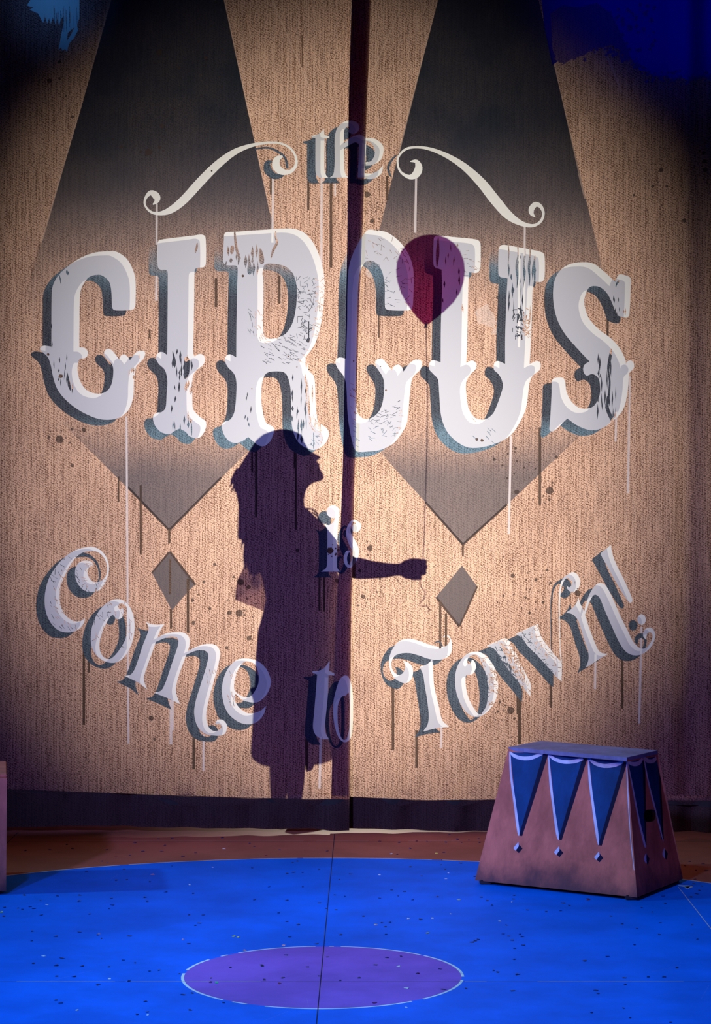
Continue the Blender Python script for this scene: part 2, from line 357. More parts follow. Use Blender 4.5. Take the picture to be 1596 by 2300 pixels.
SMALL.add(shape("625,400 690,358 740,380 766,440 752,510 705,548 655,530 640,490 665,502 692,465 685,425 660,405", *b112))
SMALL.add(shape("752,598* 765,650 800,720 850,880 930,1080 970,1120 1030,1130* 960,1170 890,1215 820,1258* 845,1180 840,1100 800,980 750,820 700,760 635,738* 690,700 730,650", *b112))
SMALL.add(shape("800,745* 840,600 880,520 930,465 980,465 1020,500 1080,620 1150,780 1220,920 1270,1020 1330,1075 1380,1075 1430,1020 1450,960 1430,925 1400,935 1385,995* 1360,960 1365,915 1395,885 1440,885 1470,930 1465,1000 1420,1080 1340,1135 1260,1140 1190,1100 1130,1010 1070,880 1000,720 950,600 910,570 880,590 850,650 815,755*", *b112))
SMALL.add(shape("1055,98* 1070,180 1110,290 1180,430 1258,610 1250,645 1225,640 1150,530 1080,410 1010,280 970,210 960,180 1010,140", *b112))
SMALL.add(circ(1120+1345/4.2, 1200+805/4.2, 9.6, 12, 20))
FLO = Shapes()
FLO.add(stroke("115,558,6 140,535,30 135,507,44 102,488,30 72,520,16 68,560,12 100,600,14 150,612,20 220,592,40 300,530,50 400,420,52 500,320,48 600,245,36 700,205,22 800,188,14 880,192,12 940,225,13 970,280,14 965,330,18 930,362,24 880,358,40 850,325,46 858,285,36 890,268,10", *b30))
FLO.add(stroke("455,300,6 490,300,24 505,335,44 490,375,46 450,393,26 400,365,14 380,320,12 385,270,12 430,225,14 500,215,14 580,228,20 680,270,30 780,335,42 880,430,56 960,530,60 1040,620,52 1120,670,30 1190,682,18 1235,655,16 1250,610,16 1235,570,22 1205,555,30 1180,580,34 1180,610,26 1200,630,4", 750, 250, 2.66))
FSH = Shapes()       # painted shadow of the flourish curls
FSH.add(stroke("725,225,10 800,218,12 860,240,13 905,280,14 918,340,14", *b30))
FSH.add(stroke("910,360,6 880,385,24 835,385,40 800,350,46 800,310,34 825,298,12", *b30))
FSH.add(stroke("372,262,8 345,290,12 325,330,14 328,365,12 340,392,8", 750, 250, 2.66))

def warp(S_, dx, dy):
    s = Shapes()
    for q, h in S_.items: s.items.append((q+np.array([dx, dy]), [k+np.array([dx, dy]) for k in h]))
    return s
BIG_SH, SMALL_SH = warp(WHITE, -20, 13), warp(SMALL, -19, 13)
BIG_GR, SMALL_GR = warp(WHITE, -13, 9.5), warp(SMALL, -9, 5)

BEAM = Shapes()
BEAM.add(np.array([(214, -120), (477, -120), (503, 0), (560, 265), (611, 500), (693, 877), (550, 1020), (380, 1190), (160, 970), (13, 823), (100, 520), (177, 260), (250, 0)], float))
BEAM.add(np.array([(1012, -120), (1180, -120), (1209, 0), (1242, 140), (1333, 520), (1400, 800), (1380, 905), (1140, 1132), (1038, 1224), (955, 1128), (875, 1040), (760, 900), (800, 720), (851, 520), (918, 250), (984, 0)], float))
BEAM2 = Shapes()      # the small lozenges
BEAM2.add(np.array([(381, 1239), (439, 1312), (421, 1330), (386, 1371), (341, 1286)], float))
BEAM2.add(np.array([(1037, 1270), (1071, 1317), (1031, 1405), (979, 1341)], float))
def line(x0, y0, x1, y1, wd):
    d = np.array([x1-x0, y1-y0], float); d /= np.linalg.norm(d); n = np.array([-d[1], d[0]])*wd/2
    a, b = np.array([x0, y0], float), np.array([x1, y1], float)
    return np.array([a+n, b+n, b-n, a-n])
EDGE = Shapes()       # dark outline strokes
for l in ((285, 1092, 380, 1191, 5), (380, 1191, 497, 1072, 5), (955, 1128, 1039, 1223, 5), (1039, 1223, 1138, 1133, 5),
          (381, 1239, 439, 1314, 5), (341, 1287, 381, 1239, 4), (979, 1341, 1031, 1407, 5), (1031, 1407, 1071, 1317, 4)): EDGE.add(line(*l))
PALE = Shapes()       # pale chalk edges
for l in ((253, -20, 95, 540, 3.2), (499, -20, 560, 262, 2.6), (560, 262, 606, 478, 1.8), (611, 0, 693, 192, 3.6), (898, 20, 835, 165, 3), (986, -20, 895, 345, 3), (1352, 98, 1396, 206, 4),
          (1244, 140, 1300, 390, 2.4), (1300, 390, 1314, 446, 5)): PALE.add(line(*l))
LD = Shapes()         # pale drips
for x, y0, y1, wd, sl in ((352, 458, 676, 5, 1), (613, 385, 545, 5, 1.5), (722, 400, 620, 5, 1), (934, 400, 523, 5, 2), (1178, 508, 700, 4.5, 1), (284, 935, 1671, 4.5, -4), (384, 1572, 1672, 6, 0), (388, 1572, 1640, 5, 0), (457, 1650, 1731, 5, 0),
        (1147, 978, 1200, 5, 5), (1384, 925, 992, 4.5, 2), (1414, 845, 1108, 4.5, 4), (1440, 1408, 1625, 5, 5), (1337, 1470, 1548, 5, 1), (720, 1655, 1772, 5.5, 3), (991, 1632, 1680, 4.5, 1), (752, 410, 440, 4, 0), (1166, 560, 780, 5, 1)): LD.add(rect(x, y0, wd, y1-y0, sl))
DD = Shapes()         # dark drips
for x, y0, y1, wd in ((692, 405, 472, 5), (743, 405, 601, 6), (869, 395, 450, 5), (608, 398, 437, 4), (266, 1070, 1128, 4), (316, 1090, 1246, 5), (380, 1188, 1221, 5), (382, 1255, 1335, 5), (384, 1368, 1412, 5), (422, 1300, 1421, 6),
        (188, 1455, 1628, 5.5), (199, 1455, 1511, 5), (435, 1620, 1728, 6), (850, 705, 759, 4), (1212, 960, 1134, 6), (1039, 1222, 1250, 4.5), (1001, 1378, 1473, 5), (988, 1350, 1470, 5), (882, 1535, 1685, 6), (935, 1640, 1725, 6), (1165, 1540, 1605, 11), (1166, 1600, 1672, 7),
        (1237, 1520, 1590, 5), (1397, 1478, 1592, 5), (1401, 1440, 1480, 2), (566, 1008, 1060, 4), (575, 1008, 1162, 5), (661, 1015, 1052, 4), (664, 1015, 1190, 4), (717, 1290, 1372, 5), (727, 1290, 1374, 5), (485, 625, 690, 6), (627, 620, 682, 5), (688, 1660, 1730, 6),
        (1364, 715, 757, 5), (1238, 1390, 1462, 2), (265, 670, 700, 4), (678, 78, 150, 2), (336, 740, 760, 4)): DD.add(rect(x, y0, wd, y1-y0, 0))
SP = Shapes()
spl = [(358,118,7),(462,130,4),(446,93,3),(500,111,2.5),(402,153,4),(364,283,5),(334,343,8),(359,331,4),(272,330,4),(316,341,3),(133,139,4),(111,181,6),(133,176,3),(163,262,3.5),(148,215,2),(134,987,9),(188,966,5),(162,964,3.5),(110,982,3.5),(157,994,2.5),(162,1045,4),(825,437,7),(835,497,5),(851,492,2.5),
 (1234,1102,9),(1240,1084,3),(1233,1122,3),(1220,1114,2.5),(1160,1105,5.5),(1139,1074,3),(1249,1027,4),(1157,1007,3.5),(1140,1019,3),(1109,1032,4),(1128,1045,2.5),(1177,1050,2.5),(1484,382,5),(1538,494,5),(1577,345,4),(1578,365,5),(1580,384,5),(1569,340,2.5),(1423,438,3),(1466,418,3),(1496,419,3),(1151,1293,5),(1203,1302,4),(1236,1310,3.5),(1297,1333,7.5),(1228,1280,3),(1219,1353,3.5),(1189,1377,3),
 (1147,1596,9),(1155,1614,3),(1122,1577,3.5),(1134,1584,2.5),(1077,1600,5),(741,1237,7.5),(727,1226,2),(753,1246,2.5),(540,1308,8),(558,1319,5),(830,1231,6.5),(826,1247,2.5),(824,1217,2),(815,1340,5),(804,1360,3),(515,1376,5.5),(537,1377,7.5),(549,1371,2.5),(549,1381,2.5),(524,1296,3),(668,1237,4.5),(482,1268,4),(559,1433,6),(509,1455,4),(434,1399,5),(432,1348,4),(458,1307,3.5),(471,1367,3.5),
 (340,1613,6),(347,1660,3),(808,1282,3.5),(1180,1342,3),(1130,1338,2.5),(853,1300,3),(756,1305,5),(1082,989,3.5),(1070,987,3),(1117,1598,3),(136,845,5),(108,796,3),(1117,668,4),(545,620,3)]
for q in spl: SP.add(blob(*q))
for cx, cy, n_, sp_ in ((1180, 1040, 26, 60), (1195, 1310, 46, 55), (830, 1340, 22, 40), (350, 300, 26, 75), (440, 140, 22, 75), (130, 985, 16, 55), (530, 1360, 16, 45), (835, 470, 18, 30), (740, 1240, 14, 25), (1230, 1110, 16, 40), (1570, 370, 14, 22), (450, 1350, 12, 35), (1130, 1600, 12, 35), (1300, 1330, 12, 30), (1480, 430, 12, 50), (700, 850, 14, 160)):
    for _ in range(n_): SP.add(blob(cx+rng.normal()*sp_*.6, cy+rng.normal()*sp_*.6, rng.uniform(.7, 2.2), 6))
# chips and scratches through the white paint
CUT = Shapes(); RUB = Shapes()
def flecks(x0, y0, x1, y1, n_, w_, h_, tgt=CUT):
    for _ in range(n_):
        tgt.add(streak(rng.uniform(x0, x1), rng.uniform(y0, y1), rng.uniform(*w_), rng.uniform(*h_), rng.uniform(-1.5, 1.5)))
flecks(385, 780, 432, 960, 34, (2, 6), (8, 32)); flecks(500, 530, 620, 600, 13, (3, 9), (12, 36)); flecks(655, 800, 690, 985, 26, (2, 6), (8, 40))
flecks(690, 830, 720, 940, 14, (2, 5), (20, 60)); flecks(1125, 555, 1205, 720, 24, (2, 6), (10, 50)); flecks(1340, 790, 1385, 950, 26, (2, 5), (10, 46)); flecks(540, 880, 565, 950, 6, (2, 4), (10, 24))
flecks(130, 780, 165, 870, 9, (2, 4), (8, 26)); flecks(980, 540, 1040, 690, 15, (2, 5), (8, 26)); flecks(1375, 630, 1405, 700, 8, (2, 4), (8, 20)); flecks(112, 700, 130, 830, 4, (2, 5), (10, 22)); flecks(290, 790, 320, 850, 7, (2, 6), (8, 20))
CUT.add(stroke("1112,1000,10 1100,1080,26 1085,1170,18 1098,1280,16 1090,1400,20 1075,1500,30 1110,1590,30 1118,1640,8", 1080, 520, 3.8))
CUT.add(stroke("330,120,14 335,180,18 345,260,22 365,330,22 360,400,8", *a44)); CUT.add(shape("455,335 470,400 478,450 462,482 440,470 440,410", *a44)); CUT.add(shape("300,235 325,245 320,290 300,310 290,280", *a44))
CUT.add(shape("540,260 560,270 580,340 575,390 545,385 535,330", *a44)); CUT.add(stroke("680,110,8 678,160,12 690,210,20 660,270,22 640,340,8", *a44)); CUT.add(shape("1245,1095 1275,1190 1262,1240 1250,1180", *a60)); CUT.add(shape("1350,1150 1390,1170 1385,1290 1350,1335 1340,1250", *a60))
CUT.add(shape("345,1280 360,1330 378,1400 372,1435 350,1390", *a60)); CUT.add(stroke("275,445,8 285,480,10 290,520,5", *a60)); CUT.add(shape("338,402 358,425 352,448 335,430", *a60)); CUT.add(shape("1455,170 1460,215 1440,262 1435,235", *a60))
for xx in (232, 312, 372, 415): CUT.add(stroke("%d,120,9 %d,190,10 %d,300,5" % (xx, xx+4, xx-4), 1080, 520, 3.8))
for xx, wd in ((305, 26), (452, 22), (408, 20), (360, 9)): CUT.add(stroke("%d,200,4 %d,300,%d %d,400,%d %d,480,4" % (xx+8, xx, wd, xx+6, wd*.6, xx), 1080, 520, 3.8))
CUT.add(stroke("1180,420,14 1160,440,16 1150,470,6", 1080, 520, 3.8)); CUT.add(shape("310,700 330,715 318,760 305,785", 1080, 520, 3.8)); CUT.add(shape("1002,160 1012,300 990,420 982,300", *a72))
CUT.add(rect(440+1003/3.8, 490+1830/3.8, 1.8, 36)); CUT.add(rect(440+962/3.8, 490+880/3.8, 2.2, 42)); CUT.add(shape("945,1030 970,1020 965,1060 943,1055", *a44)); CUT.add(shape("1405,1700 1412,1760 1408,1825 1400,1760", *a60))
def hatch(x0, y0, x1, y1, n_, ang, L=(6, 14), sp_=.3, wd=(.6, 1.3), tgt=CUT):
    for _ in range(n_):
        x, y, a = rng.uniform(x0, x1), rng.uniform(y0, y1), ang+rng.normal()*sp_
        l_ = rng.uniform(*L); tgt.add(line(x, y, x+l_*math.cos(a), y+l_*math.sin(a), rng.uniform(*wd)))
hatch(665, 620, 725, 760, 150, .3, sp_=.9); hatch(585, 750, 690, 815, 80, .5, sp_=.2); hatch(555, 690, 590, 760, 24, 1.2, sp_=.3); hatch(825, 900, 900, 985, 60, -.3, sp_=.7); hatch(815, 520, 925, 690, 90, .3, sp_=.8)
hatch(110, 1240, 170, 1415, 70, 1.0, sp_=.35); hatch(168, 1262, 235, 1330, 60, .8, sp_=.7); hatch(205, 1350, 300, 1450, 70, 1.1, sp_=.6); hatch(1015, 1600, 1020, 1601, 1, 0); hatch(1075, 1465, 1118, 1590, 60, .5, sp_=.7, wd=(.8, 1.8))
hatch(1095, 1400, 1262, 1560, 620, .4, sp_=1.0, wd=(.5, 1.5), L=(4, 10)); flecks(1120, 1440, 1180, 1560, 40, (2, 6), (6, 20)); hatch(1040, 560, 1080, 620, 18, .2, sp_=.2); hatch(690, 930, 725, 1000, 34, .8, sp_=.9); hatch(785, 860, 800, 1000, 24, .9, sp_=.4); hatch(510, 1500, 530, 1580, 14, 1.3, sp_=.1); hatch(462, 1490, 490, 1560, 14, 1.3, sp_=.1)
hatch(1150, 690, 1185, 760, 50, .4, sp_=1.0, wd=(1, 3)); hatch(1040, 930, 1110, 1010, 10, .8, sp_=.1); hatch(1110, 1440, 1170, 1530, 120, .9, sp_=1.0, wd=(1, 3))
# worn light patches over bare cloth near the U, and the blue and cyan top corners
RUB.add(blob(1088, 712, 24, 14, .35)); RUB.add(blob(835, 615, 14, 10, .4)); RUB.add(blob(1110, 745, 8, 8, .4))
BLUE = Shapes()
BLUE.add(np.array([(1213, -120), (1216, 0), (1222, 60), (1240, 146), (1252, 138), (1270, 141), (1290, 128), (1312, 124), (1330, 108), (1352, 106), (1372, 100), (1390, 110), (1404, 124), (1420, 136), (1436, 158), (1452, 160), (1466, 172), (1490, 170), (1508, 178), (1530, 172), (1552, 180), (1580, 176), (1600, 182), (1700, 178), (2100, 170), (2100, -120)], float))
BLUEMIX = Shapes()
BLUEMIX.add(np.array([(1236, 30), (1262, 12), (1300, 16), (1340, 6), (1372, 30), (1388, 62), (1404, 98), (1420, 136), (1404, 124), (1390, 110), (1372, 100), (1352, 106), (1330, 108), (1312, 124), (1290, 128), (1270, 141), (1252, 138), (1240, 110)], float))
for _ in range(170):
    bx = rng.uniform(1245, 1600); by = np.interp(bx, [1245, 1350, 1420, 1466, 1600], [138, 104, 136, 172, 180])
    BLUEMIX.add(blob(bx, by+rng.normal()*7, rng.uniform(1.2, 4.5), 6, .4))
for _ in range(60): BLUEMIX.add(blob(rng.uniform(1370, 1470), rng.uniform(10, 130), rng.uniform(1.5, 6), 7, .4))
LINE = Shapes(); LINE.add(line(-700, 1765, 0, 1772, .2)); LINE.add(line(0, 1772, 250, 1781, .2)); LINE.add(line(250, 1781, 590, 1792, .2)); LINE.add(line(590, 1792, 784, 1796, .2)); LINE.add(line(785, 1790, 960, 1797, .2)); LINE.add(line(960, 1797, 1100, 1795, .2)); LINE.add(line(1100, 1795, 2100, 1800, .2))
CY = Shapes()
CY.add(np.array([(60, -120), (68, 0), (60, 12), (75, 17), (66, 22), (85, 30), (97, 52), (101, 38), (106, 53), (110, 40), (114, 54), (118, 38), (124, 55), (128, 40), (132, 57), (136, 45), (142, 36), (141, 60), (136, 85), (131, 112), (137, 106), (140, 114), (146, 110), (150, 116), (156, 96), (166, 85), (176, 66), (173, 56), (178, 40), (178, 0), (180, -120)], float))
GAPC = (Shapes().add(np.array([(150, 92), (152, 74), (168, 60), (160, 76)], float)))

# paint table: transmitted tint, reflected tint, cover, airbrush
PAINT = {
 'band': ((.05, .03, .03), (.09, .065, .07), .8, 0),
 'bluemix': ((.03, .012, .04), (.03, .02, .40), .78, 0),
 'none': ((0, 0, 0), (0, 0, 0), 0, 0),
 'white': ((.85, .89, .88), (.95, .95, .95), 1, 0),
 'grey': ((.55, .585, .63), (.80, .80, .84), 1, 0),
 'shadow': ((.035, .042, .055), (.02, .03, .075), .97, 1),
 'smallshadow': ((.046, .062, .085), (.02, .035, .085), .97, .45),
 'lozenge': ((.135, .125, .135), (.10, .09, .12), .93, 0),
 'edge': ((.05, .04, .04), (.03, .03, .04), .9, 0),
 'pale': ((.85, .62, .50), (.6, .5, .5), .42, 0),
 'lightdrip': ((.80, .76, .78), (.85, .85, .85), .72, 0),
 'darkdrip': ((.07, .05, .045), (.01, .01, .012), .88, 0),
 'splat': ((.06, .045, .045), (.02, .015, .02), .82, 0),
 'rub': ((.75, .66, .62), (.6, .6, .6), .45, 0),
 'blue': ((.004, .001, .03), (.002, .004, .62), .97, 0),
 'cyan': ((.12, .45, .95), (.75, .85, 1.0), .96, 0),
}
def classify(X, Y):
    n = len(X); cat = np.full(n, 'none', dtype=object)
    beam = BEAM.test(X, Y)
    cat[PALE.test(X, Y)] = 'pale'; cat[RUB.test(X, Y)] = 'rub'
    cat[BEAM2.test(X, Y)] = 'lozenge'; cat[EDGE.test(X, Y)] = 'edge'
    dd = DD.test(X, Y)
    cat[dd] = 'darkdrip'; cat[SP.test(X, Y)] = 'splat'
    cut = CUT.test(X, Y)
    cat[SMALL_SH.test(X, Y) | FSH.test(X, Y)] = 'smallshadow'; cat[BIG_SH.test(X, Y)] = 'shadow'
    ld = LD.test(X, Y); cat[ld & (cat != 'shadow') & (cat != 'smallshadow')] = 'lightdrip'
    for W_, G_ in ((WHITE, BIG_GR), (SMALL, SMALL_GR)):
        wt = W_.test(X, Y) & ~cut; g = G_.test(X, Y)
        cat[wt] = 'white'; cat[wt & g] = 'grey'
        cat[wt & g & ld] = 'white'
    cat[FLO.test(X, Y)] = 'white'
    cat[dd & (cat == 'white') & (X > 980) & (X < 1005)] = 'darkdrip'
    cat[SP.test(X, Y) & (np.isin(cat, ['white', 'grey']))] = 'splat'
    top = np.interp(X, [-700, 0, 250, 590, 745, 784, 785, 960, 1100, 2100], [1765, 1772, 1781, 1792, 1795, 1796, 1790, 1797, 1795, 1800])
    cat[(Y > top) & (cat == 'none')] = 'band'
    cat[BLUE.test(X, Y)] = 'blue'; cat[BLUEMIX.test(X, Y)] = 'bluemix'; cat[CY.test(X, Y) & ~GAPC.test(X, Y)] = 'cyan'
    return cat, beam
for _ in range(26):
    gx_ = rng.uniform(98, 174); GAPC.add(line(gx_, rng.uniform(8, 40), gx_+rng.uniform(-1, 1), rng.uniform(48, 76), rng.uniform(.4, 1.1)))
ALL = []
for s_ in (WHITE, SMALL, BIG_SH, SMALL_SH, BIG_GR, SMALL_GR, FLO, FSH, BEAM, BEAM2, EDGE, PALE, LD, DD, SP, CUT, RUB, BLUE, BLUEMIX, LINE, CY, GAPC): ALL += s_.loops()
def edge_x(py):      # free edge of the front (left) curtain
    return np.interp(py, [-120, 0, 100, 250, 500, 720, 1000, 1340, 1600, 1866], [836, 832, 829, 823, 814, 805, 798, 789, 786, 784])
def hidden_x(py):    # free edge of the rear (right) curtain
    return np.interp(py, [-120, 0, 250, 550, 750, 1050, 1400, 1600, 1866], [792, 790, 783, 780, 776, 770, 757, 749, 742])
def bottom_left(px): return np.interp(px, [-700, 0, 100, 230, 400, 560, 640, 690, 740, 790], [1860, 1860, 1857, 1855, 1858, 1861, 1862, 1862, 1865, 1866])
def bottom_right(px): return np.interp(px, [740, 784, 900, 960, 1100, 2100], [1861, 1861.5, 1862.5, 1865.5, 1866.5, 1866.8])

def folds(px, py, side):
    low = np.clip((py-1500)/360, 0, 1)
    x = px
    f = .004*np.sin(x/95.+.4)*(1+low)+.002*np.sin(x/37.+1.3)
    f += low**1.6*(.010*np.sin(x/21.+.6)+.006*np.sin(x/11.3+2.))*np.clip((x-40)/200, .3, 1)
    right = np.clip((x-1490)/60, 0, 1)
    f += right*.034*np.sin((x-1510)/17.)
    if side == 'L':
        f += .012*np.exp(-((x-765)/22.)**2)*low*np.sin(py/80.)
        left = np.clip((120-x)/140, 0, 1); f += left*.012*np.sin(x/16.)
    return f
def curtain(name, side, Y0, label, z_top=3.55):
    py_top = -120
    ys = np.arange(py_top, 1850, 22.)
    if side == 'L':
        ex = edge_x; bot = bottom_left
        xb = np.concatenate([np.arange(-700, 770, 12.), [edge_x(1864)]])
        bl = [(x, bot(x)) for x in xb]
        edge = [(ex(y), y) for y in ys[::-1]]
        outer = [(-700., py_top)]
        B = np.array([outer[0]]+bl+edge)
    else:
        xb = np.concatenate([[hidden_x(1860)], np.arange(755, 2100, 9.), [2100.]])
        bl = [(x, bottom_right(x)) for x in xb[::-1]]
        edge = [(hidden_x(y), y) for y in ys[::-1]]
        B = np.array([(2100., py_top)]+bl+edge)
    lo, hi = B.min(0), B.max(0)
    loops = []
    for L in ALL:
        if L[:, 0].max() < lo[0] or L[:, 0].min() > hi[0]: continue
        if side == 'R' and L[:, 0].max() < 738: continue
        if side == 'L' and L[:, 0].min() > 836: continue
        loops.append(L)
    gx, gy = np.meshgrid(np.arange(lo[0]+3, hi[0], 13 if side == 'L' else 10), np.arange(py_top+6, 1850, 26))
    gx = gx+((gy//26).astype(int) % 2)*5
    extra = np.stack([gx.ravel()+rng.uniform(-.5, .5, gx.size), gy.ravel()+rng.uniform(-.5, .5, gx.size)], 1)
    extra = np.concatenate([extra, np.stack([np.arange(lo[0]+2, hi[0], 7), np.full(len(np.arange(lo[0]+2, hi[0], 7)), 1846.)], 1)])
    V, T = triangulate([B]+loops, extra)
    C = np.array([V[list(t)].mean(0) for t in T])
    keep = inside(B, C[:, 0], C[:, 1])
    T = [t for t, k in zip(T, keep) if k]; C = C[keep]
    used = sorted({i for t in T for i in t}); mp = {u: i for i, u in enumerate(used)}
    V = V[used]; T = [tuple(mp[i] for i in t) for t in T]
    cat, beam = classify(C[:, 0], C[:, 1])
    Yf = Y0+folds(V[:, 0], V[:, 1], side)
    co = np.stack([(V[:, 0]-CXP)/F*Y0, Yf-D, CAMH-(V[:, 1]-HZ)/F*Y0], 1)
    # normal orientation: front faces look at the stage
    me = bpy.data.meshes.new(name)
    fs = []
    for t in T:
        a, b, c = (V[i] for i in t[:3])
        cr = (b[0]-a[0])*(c[1]-a[1])-(b[1]-a[1])*(c[0]-a[0])
        fs.append(t if cr < 0 else t[::-1])
    me.from_pydata([tuple(v) for v in co], [], fs)
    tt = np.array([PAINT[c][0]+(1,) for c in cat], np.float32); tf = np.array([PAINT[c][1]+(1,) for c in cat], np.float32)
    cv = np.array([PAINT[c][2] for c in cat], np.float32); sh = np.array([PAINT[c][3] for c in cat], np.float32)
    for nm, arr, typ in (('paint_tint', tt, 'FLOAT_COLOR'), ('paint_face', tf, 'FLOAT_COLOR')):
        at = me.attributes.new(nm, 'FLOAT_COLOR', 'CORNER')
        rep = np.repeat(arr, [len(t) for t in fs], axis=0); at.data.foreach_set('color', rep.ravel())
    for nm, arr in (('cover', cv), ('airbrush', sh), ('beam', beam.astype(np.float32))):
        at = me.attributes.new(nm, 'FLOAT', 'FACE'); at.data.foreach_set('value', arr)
    smooth(me)
    root = empty(name, (0, D, 0)); tag(root, label, 'curtain')
    me.materials.append(M_CURT)
    o = bpy.data.objects.new('cloth', me); COL.objects.link(o); o.parent = root
    # the doubled hem: an opaque band behind the cloth
    bm = bmesh.new(); top_of = lambda x: np.interp(x, [-700, 0, 250, 590, 745, 784, 785, 960, 1100, 2100], [1765, 1772, 1781, 1792, 1795, 1796, 1790, 1797, 1795, 1800])
    xs = np.arange(lo[0]+2, (hi[0] if side == 'R' else 783), 7.); rows = []
    for fr in (0, .5, 1):
        row = []
        for x in xs:
            yb = (bottom_left(x) if side == 'L' else bottom_right(x))-1.0; yt = top_of(x); y = yt+(yb-yt)*fr
            yy = Y0+float(folds(np.array([x]), np.array([y]), side)[0])+.006
            row.append(bm.verts.new(((x-CXP)/F*Y0, yy, CAMH-(y-HZ)/F*Y0)))
        rows.append(row)
    for a, b in zip(rows, rows[1:]):
        for i in range(len(xs)-1): bm.faces.new((a[i], a[i+1], b[i+1], b[i]))
    hm = bm_mesh('hem', bm); h = link('hem', hm, M_HEM, root)
    md = h.modifiers.new('thickness', 'SOLIDIFY'); md.thickness = .002; md.offset = 0
    h['label'] = 'dark doubled hem along the bottom'
    if side == 'L':      # added strip behind the cloth, holds back lamp light along the overlap
        bm = bmesh.new(); rows = []
        for y in np.arange(py_top, 1796, 12.):
            row = []
            for u in np.linspace(0, 1, 7):
                x = hidden_x(y)+(edge_x(y)-1.0-hidden_x(y))*u
                yy = Y0+float(folds(np.array([x]), np.array([y]), side)[0])+.006
                row.append(bm.verts.new(((x-CXP)/F*Y0, yy, CAMH-(y-HZ)/F*Y0)))
            rows.append(row)
        for a, b in zip(rows, rows[1:]):
            for i in range(6): bm.faces.new((a[i], a[i+1], b[i+1], b[i]))
        f = link('added_edge_blocker', bm_mesh('added_edge_blocker', bm), M_BLOCKER, root); f['label'] = 'added dark strip behind the free edge, blocking back light'
    return root
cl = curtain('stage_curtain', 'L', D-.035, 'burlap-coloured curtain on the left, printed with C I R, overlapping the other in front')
cr_ = curtain('stage_curtain', 'R', D+.0, 'burlap-coloured curtain on the right, printed with U S and Town, behind the pedestal')

